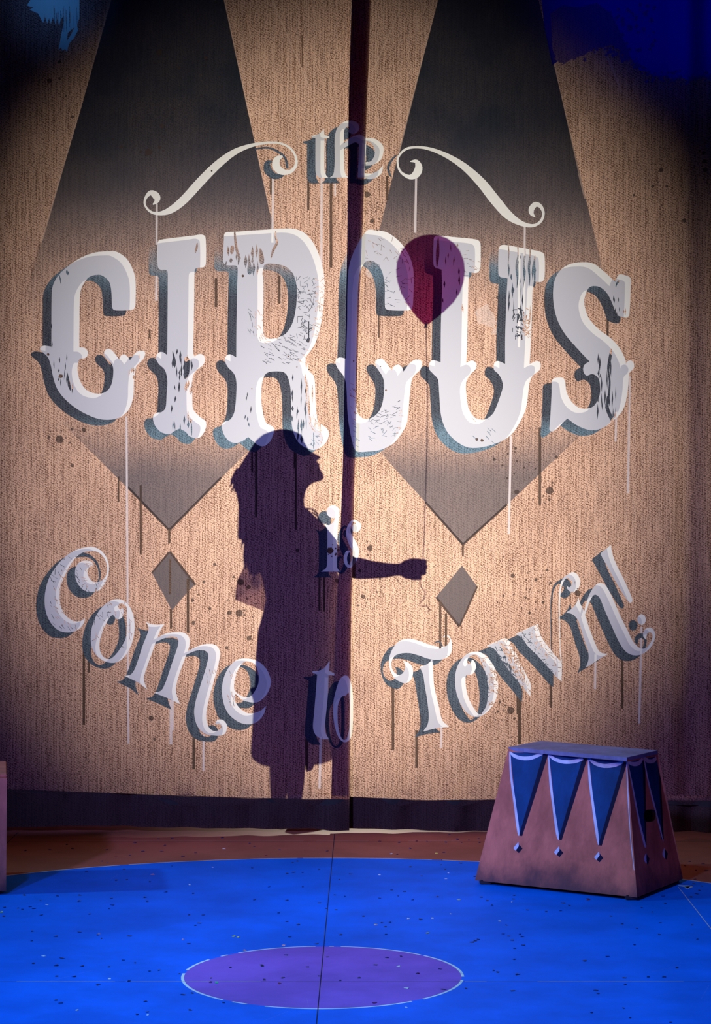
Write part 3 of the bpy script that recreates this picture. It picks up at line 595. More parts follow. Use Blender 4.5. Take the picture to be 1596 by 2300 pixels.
# ------------------------------------------------------------------ floor
YAW = 0.0055         # the deck panels run slightly across the lens axis
def seam_dir(): return Vector((math.sin(YAW), math.cos(YAW)))
CEN = floorP(724.5, 2191); R_IN, R_OUT = .3885, 1.935
def floor_build():
    mx, my = -4.2, 3.2
    loops = []; layers = []
    def arc(r0, r1, a0, a1, n=8):
        n = max(2, int(abs(a1-a0)/.06)); t = np.linspace(a0, a1, n)
        p = [(CEN.x+r1*math.cos(a), CEN.y+r1*math.sin(a)) for a in t]+[(CEN.x+r0*math.cos(a), CEN.y+r0*math.sin(a)) for a in t[::-1]]
        return np.array(p)
    circ_in = circ(CEN.x, CEN.y, R_IN-.003, n=120); circ_out = circ(CEN.x, CEN.y, R_OUT, n=220)
    BLU = Shapes().add(circ_out); PUR = Shapes().add(circ_in)
    WH = Shapes()
    A = math.radians
    for a0, a1 in ((-2, 4), (4.5, 42), (44, 83), (86, 88), (94, 130), (136, 140), (148, 170), (176, 228), (233, 240), (248, 308), (314, 352)):
        WH.add(arc(R_IN-.004, R_IN+.004, A(a0), A(a1)))
    OW = Shapes()
    for a0, a1 in ((-20, 20), (21, 78), (79, 93), (93.6, 112), (113, 200)):
        OW.add(arc(R_OUT-.003, R_OUT+.004, A(a0), A(a1)))
    DK, PL = Shapes(), Shapes()
    d = seam_dir()
    def seam(px, py, y0, y1, wd, tgt):
        p = floorP(px, py); a = np.array([p.x+d.x/d.y*(y0-p.y), y0]); b = np.array([p.x+d.x/d.y*(y1-p.y), y1])
        tgt.add(np.array([(a[0]-wd/2, a[1]), (a[0]+wd/2, a[1]), (b[0]+wd/2, b[1]), (b[0]-wd/2, b[1])]))
    seam(739, 2000, 4.5, 8.56, .0028, DK); seam(36, 1874, 7.9, 8.6, .003, DK)
    seam(1560, 2040, 5.6, 7.42, .0026, PL)
    def cross(py, x0, x1, wd, tgt, tilt=0):
        Y = floorP(798, py).y
        tgt.add(np.array([(x0, Y-wd/2), (x1, Y-wd/2-tilt), (x1, Y+wd/2-tilt), (x0, Y+wd/2)]))
    cross(2205, -2.2, 2.2, .0035, DK); cross(1890, -2.5, 2.5, .004, DK); 
    for x0, x1 in ((-.93, -.66), (-.63, -.42), (-.44, -.26), (.3, .36), (.5, .9)): cross(2204.2, x0, x1, .0022, PL)
    for x0, x1 in ((-1.1, -.2), (-.15, .05), (.2, .4)): cross(1889, x0, x1, .002, PL)
    SCU = Shapes()
    for _ in range(46):
        x, y, a = rng.uniform(-1.1, 1.2), rng.uniform(5.4, 7.9), rng.uniform(-.5, .5)+(0 if rng.rand() < .6 else 1.2)
        l_ = rng.uniform(.03, .2); SCU.add(line(x, y, x+l_*math.cos(a), y+l_*math.sin(a), rng.uniform(.0006, .0014)))
    B = np.array([(mx, my), (-mx, my), (-mx, 17.), (mx, 17.)])
    gx, gy = np.meshgrid(np.arange(mx+.2, -mx, .35), np.arange(my+.2, 17, .35))
    sets = (BLU, PUR, WH, OW, DK, PL, SCU)
    lps = [B]
    for s in sets: lps += s.loops()
    lps = [l*1000 for l in lps]
    V, T = triangulate(lps, np.stack([gx.ravel(), gy.ravel()], 1)*1000); V = V/1000
    C = np.array([V[list(t)].mean(0) for t in T]); X, Y = C[:, 0], C[:, 1]
    col = np.zeros((len(T), 4), np.float32); col[:] = (.42, .125, .08, 1)
    wear = np.ones(len(T), np.float32)
    b = BLU.test(X, Y); col[b] = (.0, .155, .85, 1)
    p = PUR.test(X, Y); col[p] = (.32, .12, .60, 1)
    q = OW.test(X, Y); col[q] = (.72, .68, .72, 1)
    q = SCU.test(X, Y); col[q] = col[q]*.8+np.array([.10, .10, .14, 0])
    q = PL.test(X, Y); col[q] = (.55, .5, .5, 1)
    q = WH.test(X, Y); col[q] = (.86, .84, .78, 1)
    q = DK.test(X, Y); col[q] = (.02, .02, .04, 1); 
    q = PL.test(X, Y) & DK.test(X, Y); col[q] = (.55, .5, .45, 1)
    me = bpy.data.meshes.new('floor')
    fs = []
    for t in T:
        a, b2, c = (V[i] for i in t[:3]); cr = (b2[0]-a[0])*(c[1]-a[1])-(b2[1]-a[1])*(c[0]-a[0])
        fs.append(t if cr > 0 else t[::-1])
    me.from_pydata([(v[0], v[1], 0) for v in V], [], fs)
    at = me.attributes.new('floor_paint', 'FLOAT_COLOR', 'CORNER')
    at.data.foreach_set('color', np.repeat(col, [len(t) for t in fs], axis=0).ravel())
    t = NT('painted_stage_deck'); co = t.obj(); c = t.attr('floor_paint').outputs['Color']
    n1 = t.noise(co, 3.0, 5, .65); n2 = t.noise(co, 26, 6, .75, (1, .5, 1)); n3 = t.noise(co, 1.1, 3, .6)
    f = t.math('MULTIPLY', t.ramp(n1, .3, .7, .86, 1.12), t.ramp(n3, .3, .7, .88, 1.1))
    sc = t.n('ShaderNodeVectorMath', operation='SCALE'); t.l(c, sc.inputs[0]); t.l(f, sc.inputs[3])
    c2 = t.mix(t.math('MULTIPLY', t.ramp(n2, .62, .78), t.math('MULTIPLY', t.ramp(n1, .5, .62), .16)), sc.outputs[0], rgb(.06, .45, .9))
    p_ = t.n('ShaderNodeBsdfPrincipled'); t.l(c2, p_.inputs['Base Color']); p_.inputs['Roughness'].default_value = .62
    p_.inputs['Specular IOR Level'].default_value = .03
    t.l(p_.outputs[0], t.out.inputs[0])
    o = link('floor', me, t.m); o['kind'] = 'structure'
floor_build()
# dark masking wall behind the curtain lamp
bm = bmesh.new(); add_box(bm, (-4.2, 16.9, 0), (4.2, 17.0, 5.0)); o = link('wall_back', bm_mesh('wall_back', bm, False), simple('black_masking_paint', (.012, .012, .013), .95)); o['kind'] = 'structure'

# ------------------------------------------------------------------ pedestal
def pedestal_material():
    t = NT('brown_painted_plywood'); co = t.obj(); c = t.attr('trim_paint').outputs['Color']; x, y, z = t.xyz(co)
    n1 = t.noise(co, 9, 5, .65, (1, 1, .6)); n2 = t.noise(co, 40, 5, .7, (1, 1, .25))
    f = t.math('MULTIPLY', t.ramp(n1, .3, .7, .72, 1.15), t.ramp(n2, .3, .7, .9, 1.08))
    sc = t.n('ShaderNodeVectorMath', operation='SCALE'); t.l(c, sc.inputs[0]); t.l(f, sc.inputs[3])
    g = t.ramp(t.math('ADD', z, t.math('MULTIPLY', n1, .16)), .20, .08)     # grimy scuffed foot
    c2 = t.mix(t.math('MULTIPLY', g, .8), sc.outputs[0], rgb(.035, .035, .06))
    p_ = t.n('ShaderNodeBsdfPrincipled'); t.l(c2, p_.inputs['Base Color']); p_.inputs['Roughness'].default_value = .55
    p_.inputs['Specular IOR Level'].default_value = .1
    t.l(p_.outputs[0], t.out.inputs[0]); return t.m
M_PED = pedestal_material()
BROWN, NAVY, DKNAVY, TRIM = (.58, .17, .12, 1), (.005, .055, .19, 1), (.003, .005, .035, 1), (.62, .66, .86, 1)
HT = .46
bA, bB, bC = floorP(1066, 1985), floorP(1430, 2024), floorP(1533, 1982); bD = bA+(bC-bB)
kk = F*(CAMH-HT)
def topP(px, py): Y = kk/(py-HZ); return Vector(((px-CXP)/F*Y, Y, HT))
tA, tB, tC = topP(1142, 1679), topP(1407, 1702), topP(1476, 1686); tD = topP(1215, 1665)
G = .012
for v in (bA, bB, bC, bD): v.z = G
ped_c = (bA+bB+bC+bD)/4; ped_c.z = 0
ped = empty('circus_pedestal', ped_c); tag(ped, 'brown tapered circus pedestal with blue pennant triangles, standing right of centre on the blue floor', 'pedestal')
def face_print(q, layers, hole=None):
    """q = 4 corners (3D); layers = [(Shapes in px, colour)]; unprojects the px outlines onto the face plane"""
    o0 = q[0]; u = (q[1]-q[0]).normalized(); nrm = (q[1]-q[0]).cross(q[3]-q[0]).normalized(); v = nrm.cross(u)
    cam_o = Vector((0, 0, CAMH))
    def up(px, py):
        d = Vector(((px-CXP)/F, 1, -(py-HZ)/F)); s = (o0-cam_o).dot(nrm)/d.dot(nrm); r = cam_o+d*s-o0
        return (r.dot(u)*1000, r.dot(v)*1000)
    def conv(L): return np.array([up(*p) for p in L])
    Q = np.array([((p-o0).dot(u)*1000, (p-o0).dot(v)*1000) for p in q])
    lays = []
    for s, c in layers:
        t = Shapes()
        for a, h in s.items: t.items.append((conv(a), [conv(k) for k in h]))
        lays.append((t, c))
    loops = [Q]+[l for s, c in lays for l in s.loops()]
    H = conv(hole) if hole is not None else None
    if H is not None: loops.append(H)
    V, T = triangulate(loops, [])
    C = np.array([V[list(t)].mean(0) for t in T]); keep = inside(Q, C[:, 0], C[:, 1])
    if H is not None: keep &= ~inside(H, C[:, 0], C[:, 1])
    col = np.zeros((len(T), 4), np.float32); col[:] = BROWN
    for s, c in lays: col[s.test(C[:, 0], C[:, 1])] = c
    P3 = [o0+u*(a/1000)+v*(b/1000) for a, b in V]
    H3 = [o0+u*(a/1000)+v*(b/1000) for a, b in H] if H is not None else None
    return P3, [t for t, k in zip(T, keep) if k], col[keep], H3, nrm
pz = (1040, 1620, 2.8705)
tri, dk, tr = Shapes(), Shapes(), Shapes()
for t_ in ("303,200* 520,205* 372,738* 355,738*", "552,212* 778,238* 625,766* 610,766*", "810,240* 1030,262* 880,800* 868,800*"): tri.add(shape(t_, *pz))
for t_ in ("518,203* 548,212* 380,740* 358,738*", "768,238* 798,246* 634,768* 612,764*", "1028,262* 1056,268* 892,803* 869,800*"): dk.add(shape(t_, *pz))
for l_ in ("300,195,7 306,340,13 330,520,15 352,690,16 358,738,6", "302,200,10 330,224,22 380,238,24 440,235,24 510,208,16",
           "548,212,9 560,380,14 582,560,15 605,720,17 614,766,6", "550,216,12 590,245,22 650,262,24 720,258,24 772,242,16",
           "805,236,9 815,380,15 838,560,16 862,730,18 872,798,6", "808,240,12 850,272,22 910,288,26 980,280,26 1030,262,14"): tr.add(stroke(l_, *pz))
for cx, cy in ((360, 825), (622, 852), (880, 885)):
    dk.add(shape("%d,%d* %d,%d* %d,%d* %d,%d* %d,%d*" % (cx-20, cy-5, cx, cy-30, cx+22, cy-4, cx-2, cy+25, cx-18, cy+10), *pz))
    tr.add(shape("%d,%d* %d,%d* %d,%d* %d,%d*" % (cx-38, cy-8, cx-6, cy-46, cx-2, cy-20, cx-24, cy+10), *pz))
tr.add(stroke("1052,235,5 1062,500,6 1078,750,5 1100,960,4", *pz))
tri2, dk2, tr2 = Shapes(), Shapes(), Shapes()
tri2.add(shape("1060,262* 1155,245* 1172,800* 1160,790*", *pz)); tri2.add(shape("1165,240* 1252,225* 1284,765* 1276,760*", *pz))
dk2.add(shape("1155,250* 1172,262* 1180,800* 1172,795*", *pz)); dk2.add(shape("1252,230* 1268,270* 1292,760* 1282,760*", *pz))
for l_ in ("1058,262,8 1090,420,9 1130,630,11 1168,790,13 1175,815,4", "1060,262,14 1095,276,26 1130,270,26 1155,240,12", "1162,225,8 1190,380,9 1235,560,10 1270,700,9 1288,775,4", "1162,228,12 1190,256,26 1225,254,26 1254,222,12"): tr2.add(stroke(l_, *pz))
for cx, cy in ((1186, 888), (1304, 855)):
    dk2.add(shape("%d,%d* %d,%d* %d,%d* %d,%d*" % (cx-6, cy-34, cx+14, cy-2, cx+4, cy+40, cx-8, cy+20), *pz)); tr2.add(stroke("%d,%d,5 %d,%d,16 %d,%d,5" % (cx-8, cy-36, cx-14, cy, cx-6, cy+28), *pz))
hole = shape("1166,590 1180,572 1225,570 1240,590 1238,630 1222,645 1182,648 1165,630", *pz)
faces = [face_print([bA, bB, tB, tA], [(tri, NAVY), (dk, DKNAVY), (tr, TRIM)]),
         face_print([bB, bC, tC, tB], [(tri2, NAVY), (dk2, DKNAVY), (tr2, TRIM)], hole),
         face_print([bC, bD, tD, tC], []), face_print([bD, bA, tA, tD], [])]
names = ['side_panel']*4
for nm, (P3, T, col, H3, nrm) in zip(names, faces):
    bm = bmesh.new(); vs = [bm.verts.new(p) for p in P3]
    cl_ = bm.loops.layers.float_color.new('trim_paint')
    th = nrm*-.012
    out = (P3[0]-ped_c); out.z = 0
    if nrm.dot(out) < 0: th = nrm*.012
    for t, c in zip(T, col):
        try: f = bm.faces.new([vs[i] for i in t])
        except ValueError: continue
        for l in f.loops: l[cl_] = c
    if H3 is not None:
        a = [bm.verts.new(p) for p in H3]; b = [bm.verts.new(p+th) for p in H3]; n = len(a)
        for i in range(n):
            f = bm.faces.new((a[i], a[(i+1) % n], b[(i+1) % n], b[i]))
            for l in f.loops: l[cl_] = (.1, .05, .04, 1)
    me = bm_mesh(nm, bm, False)
    o = link(nm, me, M_PED, ped)
def plain_layer(bm, c):
    cl_ = bm.loops.layers.float_color.new('trim_paint')
    for f in bm.faces:
        for l in f.loops: l[cl_] = c
bm = bmesh.new(); tc = (tA+tB+tC+tD)/4
low = [bm.verts.new(p+(p-tc)*.0-Vector((0, 0, .012))) for p in (tA, tB, tC, tD)]; up_ = [bm.verts.new(p+(p-tc).normalized()*.0015+Vector((0, 0, .0015))) for p in (tA, tB, tC, tD)]
lo2 = [bm.verts.new(p+(p-tc).normalized()*.0015-Vector((0, 0, .001))) for p in (tA, tB, tC, tD)]
bm.faces.new(up_)
for i in range(4): bm.faces.new((up_[i], up_[(i+1) % 4], lo2[(i+1) % 4], lo2[i])); bm.faces.new((lo2[i], lo2[(i+1) % 4], low[(i+1) % 4], low[i]))
bm.faces.new(low[::-1])
bmesh.ops.bevel(bm, geom=list(bm.edges), offset=.0006, segments=2, affect='EDGES')
plain_layer(bm, (.22, .22, .38, 1)); o = link('top_board', bm_mesh('top_board', bm, False), M_PED, ped); o['label'] = 'flat greyish top board'
bm = bmesh.new()
for p in (bA, bB, bC, bD):
    q = p+(ped_c-p)*.10; add_box(bm, (q.x-.02, q.y-.02, 0), (q.x+.02, q.y+.02, G+.002), .002)
plain_layer(bm, (.02, .02, .02, 1)); feet_me = None
bm.free()
for p in (bA, bB, bC, bD):
    bm = bmesh.new(); q = p+(ped_c-p)*.10; add_box(bm, (q.x-.02, q.y-.02, 0), (q.x+.02, q.y+.02, G+.004), .003)
    plain_layer(bm, (.02, .02, .02, 1)); link('foot_block', bm_mesh('foot_block', bm, False), M_PED, ped)

# the second box, cut by the left edge of the picture
def taper_box(name, c, wb, db, wt, dt, h, yaw):
    r = Matrix.Rotation(yaw, 3, 'Z')
    mk = lambda w_, d_, z_: [Vector(c)+r @ Vector((sx*w_/2, sy*d_/2, z_)) for sx, sy in ((-1, -1), (1, -1), (1, 1), (-1, 1))]
    return mk(wb, db, .012), mk(wt, dt, h)
pr_ = floorP(15, 2008); yw = math.radians(9.3)
bc = pr_-Matrix.Rotation(yw, 3, 'Z') @ Vector((.278, -.18, 0)); bc.z = 0
lb, lt = taper_box('b', bc, .552, .36, .558, .36, .388, yw)
box = empty('stage_box', bc); tag(box, 'brown wooden stage box cut off by the left edge of the picture', 'box')
for i in range(4):
    bm = bmesh.new(); q = [lb[i], lb[(i+1) % 4], lt[(i+1) % 4], lt[i]]
    vs = [bm.verts.new(p) for p in q]; bm.faces.new(vs)
    if i == 0:       # a navy painted wedge near the foot
        n_ = (q[1]-q[0]).cross(q[3]-q[0]).normalized()*.0015
        for X0, Z0, X1, Z1, X2, Z2 in ((.03, .03, .012, .2, .14, .03), (.2, .03, .3, .26, .38, .03)):
            a = [q[1]+(q[0]-q[1])*X0/.55+Vector((0, 0, Z0)), q[1]+(q[0]-q[1])*(X0+.002)/.55+Vector((0, 0, Z1)), q[1]+(q[0]-q[1])*X2/.55+Vector((0, 0, Z2))]
    cl_ = bm.loops.layers.float_color.new('trim_paint')
    for f in bm.faces:
        for l in f.loops: l[cl_] = BROWN
    bmesh.ops.subdivide_edges(bm, edges=list(bm.edges), cuts=3, use_grid_fill=True)
    me = bm_mesh('side_panel', bm, False); o = link('side_panel', me, M_PED, box)
    md = o.modifiers.new('s', 'SOLIDIFY'); md.thickness = .012; md.offset = 1 if False else -1
bm = bmesh.new(); n_v = [bm.verts.new(p+Vector((0, 0, .012))) for p in lt]; n_l = [bm.verts.new(p) for p in lt]
bm.faces.new(n_v); bm.faces.new(n_l[::-1])
for i in range(4): bm.faces.new((n_v[i], n_v[(i+1) % 4], n_l[(i+1) % 4], n_l[i]))
bmesh.ops.bevel(bm, geom=list(bm.edges), offset=.003, segments=2, affect='EDGES')
plain_layer(bm, BROWN); link('top_board', bm_mesh('top_board', bm, False), M_PED, box)
bm = bmesh.new()     # navy wedge: a thin painted pennant board fixed to the face
q0 = lb[1]; q1 = lb[0]; dv = (q1-q0).normalized(); nv = Vector((dv.y, -dv.x, 0)); nv = nv if nv.y < 0 else -nv
pts = [q0+dv*.004+Vector((0, 0, .02)), q0+dv*.014+Vector((0, 0, .115)), q0+dv*.16+Vector((0, 0, .02))]
a = [bm.verts.new(p+nv*.002) for p in pts]; b = [bm.verts.new(p-nv*.004) for p in pts]
bm.faces.new(a); bm.faces.new(b[::-1])
for i in range(3): bm.faces.new((a[i], b[i], b[(i+1) % 3], a[(i+1) % 3]))
plain_layer(bm, DKNAVY); o = link('pennant_trim', bm_mesh('pennant_trim', bm, False), M_PED, box); o['label'] = 'navy pennant near the foot'
for p in lb:
    c0 = (lb[0]+lb[2])/2; bm = bmesh.new(); q = p+(c0-p)*.12; add_box(bm, (q.x-.02, q.y-.02, 0), (q.x+.02, q.y+.02, .016), .003)
    plain_layer(bm, (.02, .02, .02, 1)); link('foot_block', bm_mesh('foot_block', bm, False), M_PED, box)

# white spike tape behind the pedestal
M_TAPE = simple('white_cloth_tape', (.75, .75, .8), .7, .1)
bm = bmesh.new()
for poly in (((1522, 1988), (1546, 1989), (1556, 1992), (1546, 1996), (1536, 1992), (1524, 1990)), ((1537, 1992), (1550, 1991), (1543, 1996), (1537, 1995))):
    a = [bm.verts.new(floorP(*p)+Vector((0, 0, .0008))) for p in poly]; b = [bm.verts.new(floorP(*p)+Vector((0, 0, .0001))) for p in poly]; n = len(a)
    bm.faces.new(a); bm.faces.new(b[::-1])
    for i in range(n): bm.faces.new((a[i], b[i], b[(i+1) % n], a[(i+1) % n]))
o = link('spike_tape', bm_mesh('spike_tape', bm, False), M_TAPE, loc=floorP(1540, 1992)); tag(o, 'small white tape mark on the blue floor at the rear corner of the pedestal', 'tape')

# ------------------------------------------------------------------ confetti
def confetti_mesh(kind):
    bm = bmesh.new(); n = 7; r0, r1 = .0075, .0042
    if kind == 0: o_ = [(r0*math.cos(i*2*math.pi/n)*(1+.25*math.sin(i*3)), r1*math.sin(i*2*math.pi/n)*1.6) for i in range(n)]
    elif kind == 1: o_ = [(-.009, -.004), (.008, -.005), (.009, .005), (-.008, .004)]
    else: o_ = [(-.009, -.006), (.010, -.002), (.002, .008), (-.006, .006)]
    a = [bm.verts.new((x, y, .0014+.0012*(math.sin(x*400)))) for x, y in o_]; b = [bm.verts.new((x, y, .0002)) for x, y in o_]; n = len(a)
    bm.faces.new(a); bm.faces.new(b[::-1])
    for i in range(n): bm.faces.new((a[i], b[i], b[(i+1) % n], a[(i+1) % n]))
    return bm_mesh('confetti', bm, False)
CM = {c: simple('confetti_'+c, col, .7, .1) for c, col in (('dark', (.015, .02, .10)), ('maroon', (.20, .02, .03)), ('pink', (.85, .35, .35)), ('yellow', (.75, .7, .1)), ('pale', (.75, .72, .7)), ('green', (.02, .55, .3)))}
meshes = {}
for c in CM:
    for k in range(3):
        m = confetti_mesh(k); m.materials.append(CM[c]); meshes[(c, k)] = m
conf = []
def zc(s, ox, oy, k, c):
    for t in s.split(): x, y = t.split(','); conf.append((ox+float(x)/k, oy+float(y)/k, c))
zc("298,115 738,118 725,145 640,145 224,137 583,163 457,188 482,197 770,210 555,224 388,235 520,275 568,272 670,281 742,327 865,334 258,345 358,341 355,368 42,353 110,341 20,396 80,399 100,405 135,393 500,356 505,386 490,402 183,366 185,430 17,436 660,369 847,430 910,430 893,467 875,477 145,503 357,507 142,546 250,526 278,624 455,535 438,520 845,558 1118,109 1252,138 1465,143 1205,304 1356,304 1313,239 1355,240 1428,225 1520,272 1570,246 1140,362 1285,364 1430,375 1462,400 1500,340 1545,346 1505,407 1247,421 1286,460 1297,528 1285,245 1418,559 150,647 252,656 368,659 487,662 605,644 712,678 803,694 332,706 440,743 578,726 250,812 272,825 820,787 652,818 853,856 613,876 1003,823 552,632 1032,666 1172,654 1175,659 1378,663 1430,703 1467,618 1524,724 1184,720 1283,610 945,731", 0, 1840, 1.995, 'dark')
zc("248,130 325,100 270,68 460,90 480,105 425,70 250,132 555,88 400,150 560,105 200,105 388,205 475,198 405,225 250,215 300,255 225,325 195,345 260,362 370,348 568,351 594,366 714,342 712,358 1045,358 935,376 775,408 858,415 923,411 40,436 158,463 122,465 138,483 140,517 295,450 527,552 540,546 552,540 665,515 690,525 740,516 707,544 757,566 680,475 714,629 622,679 730,697 642,686 500,760 1080,768 1090,783 1148,435 1198,470 1265,491 1285,397 1333,416 1535,539 1030,636 1444,667 1208,712 1212,742 1315,708 1386,708 1234,891 1415,911 208,615 145,621 282,692 383,672 20,712 1205,848 1370,465 1532,335 1380,345 1555,300 1507,350 1390,378 1510,300 1545,320 1530,230 1560,200 1575,230 1500,190 1480,210 1525,270", 796, 1840, 1.995, 'dark')
zc("520,170 1192,163 1253,737 940,731", 0, 1840, 1.995, 'maroon'); zc("88,824 390,183 283,692 462,93 1045,362", 796, 1840, 1.995, 'maroon')
zc("443,515 819,540 1097,588 684,248 1270,567", 0, 1840, 1.995, 'pink'); zc("94,474", 796, 1840, 1.995, 'pink')
zc("366,154 467,362 327,510 96,473", 796, 1840, 1.995, 'yellow'); zc("7,417 1047,526 1067,529", 0, 1840, 1.995, 'yellow')
zc("849,294 952,216 1003,133 211,384 195,614 345,857 662,878 490,716", 0, 1840, 1.995, 'pale'); zc("165,155 420,241 409,268 348,445 240,446 430,425 650,457 704,371 232,844 197,661 233,758 112,250", 796, 1840, 1.995, 'pale')
zc("970,733", 0, 1840, 1.995, 'green')
for _ in range(52):
    conf.append((rng.uniform(20, 1590), rng.uniform(1880, 1925) if rng.rand() < .45 else rng.uniform(1930, 2290), 'dark'))
ADJ = {'dark': 'dark blue', 'maroon': 'maroon', 'pink': 'pink', 'yellow': 'yellow', 'pale': 'whitish', 'green': 'green'}
def zone(p):
    d = (Vector((p.x, p.y))-Vector((CEN.x, CEN.y))).length
    if d < R_IN: return 'inside the purple circle'
    if d > R_OUT: return 'on the brown floor right of the centre seam' if p.x > -.1 else 'on the brown floor left of the centre seam'
    if p.y > 7.0: return 'on the rear of the blue floor, ' + ('right half' if p.x > 0 else 'left half')
    if p.y > 6.3: return 'midway on the blue floor, ' + ('right half' if p.x > 0 else 'left half')
    return 'on the blue floor beside the purple circle, ' + ('right side' if p.x > -.1 else 'left side')
def in_footprint(p, Q):
    s = 0
    for i in range(4):
        a, b = Q[i], Q[(i+1) % 4]; c = (b.x-a.x)*(p.y-a.y)-(b.y-a.y)*(p.x-a.x); s += 1 if c > 0 else -1
    return abs(s) == 4
for i, (px, py, c) in enumerate(conf):
    p = floorP(px, py)
    if p.y > D-.08 or in_footprint(p, [bA, bB, bC, bD]) or (px < 24 and py < 2020): continue
    k = int(rng.randint(3)); o = bpy.data.objects.new('confetti_scrap', meshes[(c, k)]); COL.objects.link(o)
    s_ = rng.uniform(.45, .85) if c != 'green' else .9
    o.location = (p.x, p.y, 0); o.rotation_euler = (0, 0, rng.uniform(0, 6.28)); o.scale = (s_, s_, 1)
    tag(o, ADJ[c]+' confetti scrap '+zone(p), 'confetti', None if c == 'green' else ADJ[c]+' confetti scraps '+zone(p))

# ------------------------------------------------------------------ the person and the balloon behind the curtain
YP = D+.34; LAMP = Vector((LX, LY, LZ))
def Q(px, py, dy=0.0):
    """shadow pixel on the curtain -> the point at the performer's distance that casts it"""
    c = P(px, py, D-.02); t = (YP+dy-LY)/(D-.02-LY); return LAMP+(c-LAMP)*t
PXM = 1/F*D*(YP-LY)/(D-LY)     # metres per shadow pixel at the performer
def add_slices(bm, rows, n=28, power=2.0, bump=None, cap=True):
    """rows: (py, back px, front px, half depth m[, sharp front px])"""
    rings = []
    for r in rows:
        py, b, f, dp = r[:4]; sharp = r[4] if len(r) > 4 else f
        a, c = Q(b, py), Q(f, py); sx = Q(sharp, py).x-c.x
        cx, hw = (a.x+c.x)/2, (c.x-a.x)/2; ring = []
        for k in range(n):
            t = 2*math.pi*k/n; cs, sn = math.cos(t), math.sin(t)
            x = math.copysign(abs(cs)**(2/power), cs)*hw; y = math.copysign(abs(sn)**(2/power), sn)*dp
            if sx: x += sx*math.exp(-(y/.017)**2)*max(0, cs)
            ring.append(bm.verts.new((cx+x, YP+y, a.z)))
        rings.append(ring)
    for a, b in zip(rings, rings[1:]):
        for k in range(n): bm.faces.new((a[k], a[(k+1) % n], b[(k+1) % n], b[k]))
    if cap: bm.faces.new(rings[0]); bm.faces.new(rings[-1][::-1])
def remeshed(name, bm, mat, parent, voxel, it=3):
    o = link(name, bm_mesh(name, bm), [], parent)
    m = o.modifiers.new('r', 'REMESH'); m.mode = 'VOXEL'; m.voxel_size = voxel
    m2 = o.modifiers.new('s', 'SMOOTH'); m2.iterations = it; m2.factor = .5
    dg = bpy.context.evaluated_depsgraph_get(); me = bpy.data.meshes.new_from_object(o.evaluated_get(dg))
    o.modifiers.clear(); o.data = me; me.materials.clear(); me.materials.append(mat); smooth(me); return o
M_SKIN = simple('skin', (.55, .33, .25), .55, .05); M_HAIR = simple('dark_brown_hair', (.03, .018, .012), .5, .3, 90); M_DRESS = simple('dark_dress_cloth', (.06, .02, .10), .85, .1, 60)
pc = Q(640, 1500); person = empty('person', (pc.x, YP, 0))
tag(person, 'long-haired person in a dress silhouetted behind the curtain, looking up at a balloon', 'person')
bm = bmesh.new()
add_slices(bm, [(972, 625, 655, .02), (980, 603, 674, .05), (1000, 584, 688, .068), (1012, 578, 694, .073), (1019, 575, 696, .075, 708), (1025, 574, 697, .075, 719), (1029, 573, 698, .074, 722), (1033, 573, 700, .073, 714), (1037, 573, 702, .073, 712), (1042, 573, 704, .072, 719),
                (1048, 575, 708, .071, 718), (1056, 577, 713, .069, 721), (1064, 580, 718, .066, 726), (1072, 584, 720, .062, 728), (1079, 590, 716, .057, 724), (1084, 600, 705, .052), (1092, 612, 693, .05), (1105, 613, 686, .05), (1122, 610, 683, .05), (1136, 602, 684, .054)])
add_slices(bm, [(1118, 610, 681, .045), (1136, 600, 683, .08), (1148, 594, 691, .14), (1162, 588, 700, .18), (1190, 582, 712, .185), (1240, 584, 722, .15), (1300, 596, 720, .125), (1380, 600, 728, .14), (1450, 590, 728, .165), (1540, 585, 722, .17), (1600, 590, 715, .13)], power=2.2)
def tube(bm, pts, rad, n=14, flat=1.0):
    add_tube(bm, [Q(p[0], p[1], p[2] if len(p) > 2 else 0) for p in pts], [r*PXM for r in rad], n, flat)
tube(bm, [(610, 1540, .07), (618, 1620, .07), (626, 1700, .065), (627, 1760, .06), (625, 1828, .06)], [48, 34, 21, 20, 13], 16)      # legs
tube(bm, [(690, 1540, -.07), (680, 1620, -.07), (666, 1700, -.065), (663, 1760, -.06), (660, 1828, -.06)], [42, 33, 21, 20, 13], 16)
for x0, dy in ((625, .06), (660, -.06)):         # feet
    a = Q(x0, 1828, dy); pts = [Vector((a.x-.03, YP+dy, .04)), Vector((a.x, YP+dy, .046)), Vector((a.x+.07, YP+dy, .034)), Vector((a.x+.14, YP+dy, .022)), Vector((a.x+.18, YP+dy, .015))]
    add_tube(bm, pts, [.03, .036, .032, .021, .012], 14, 1.1)
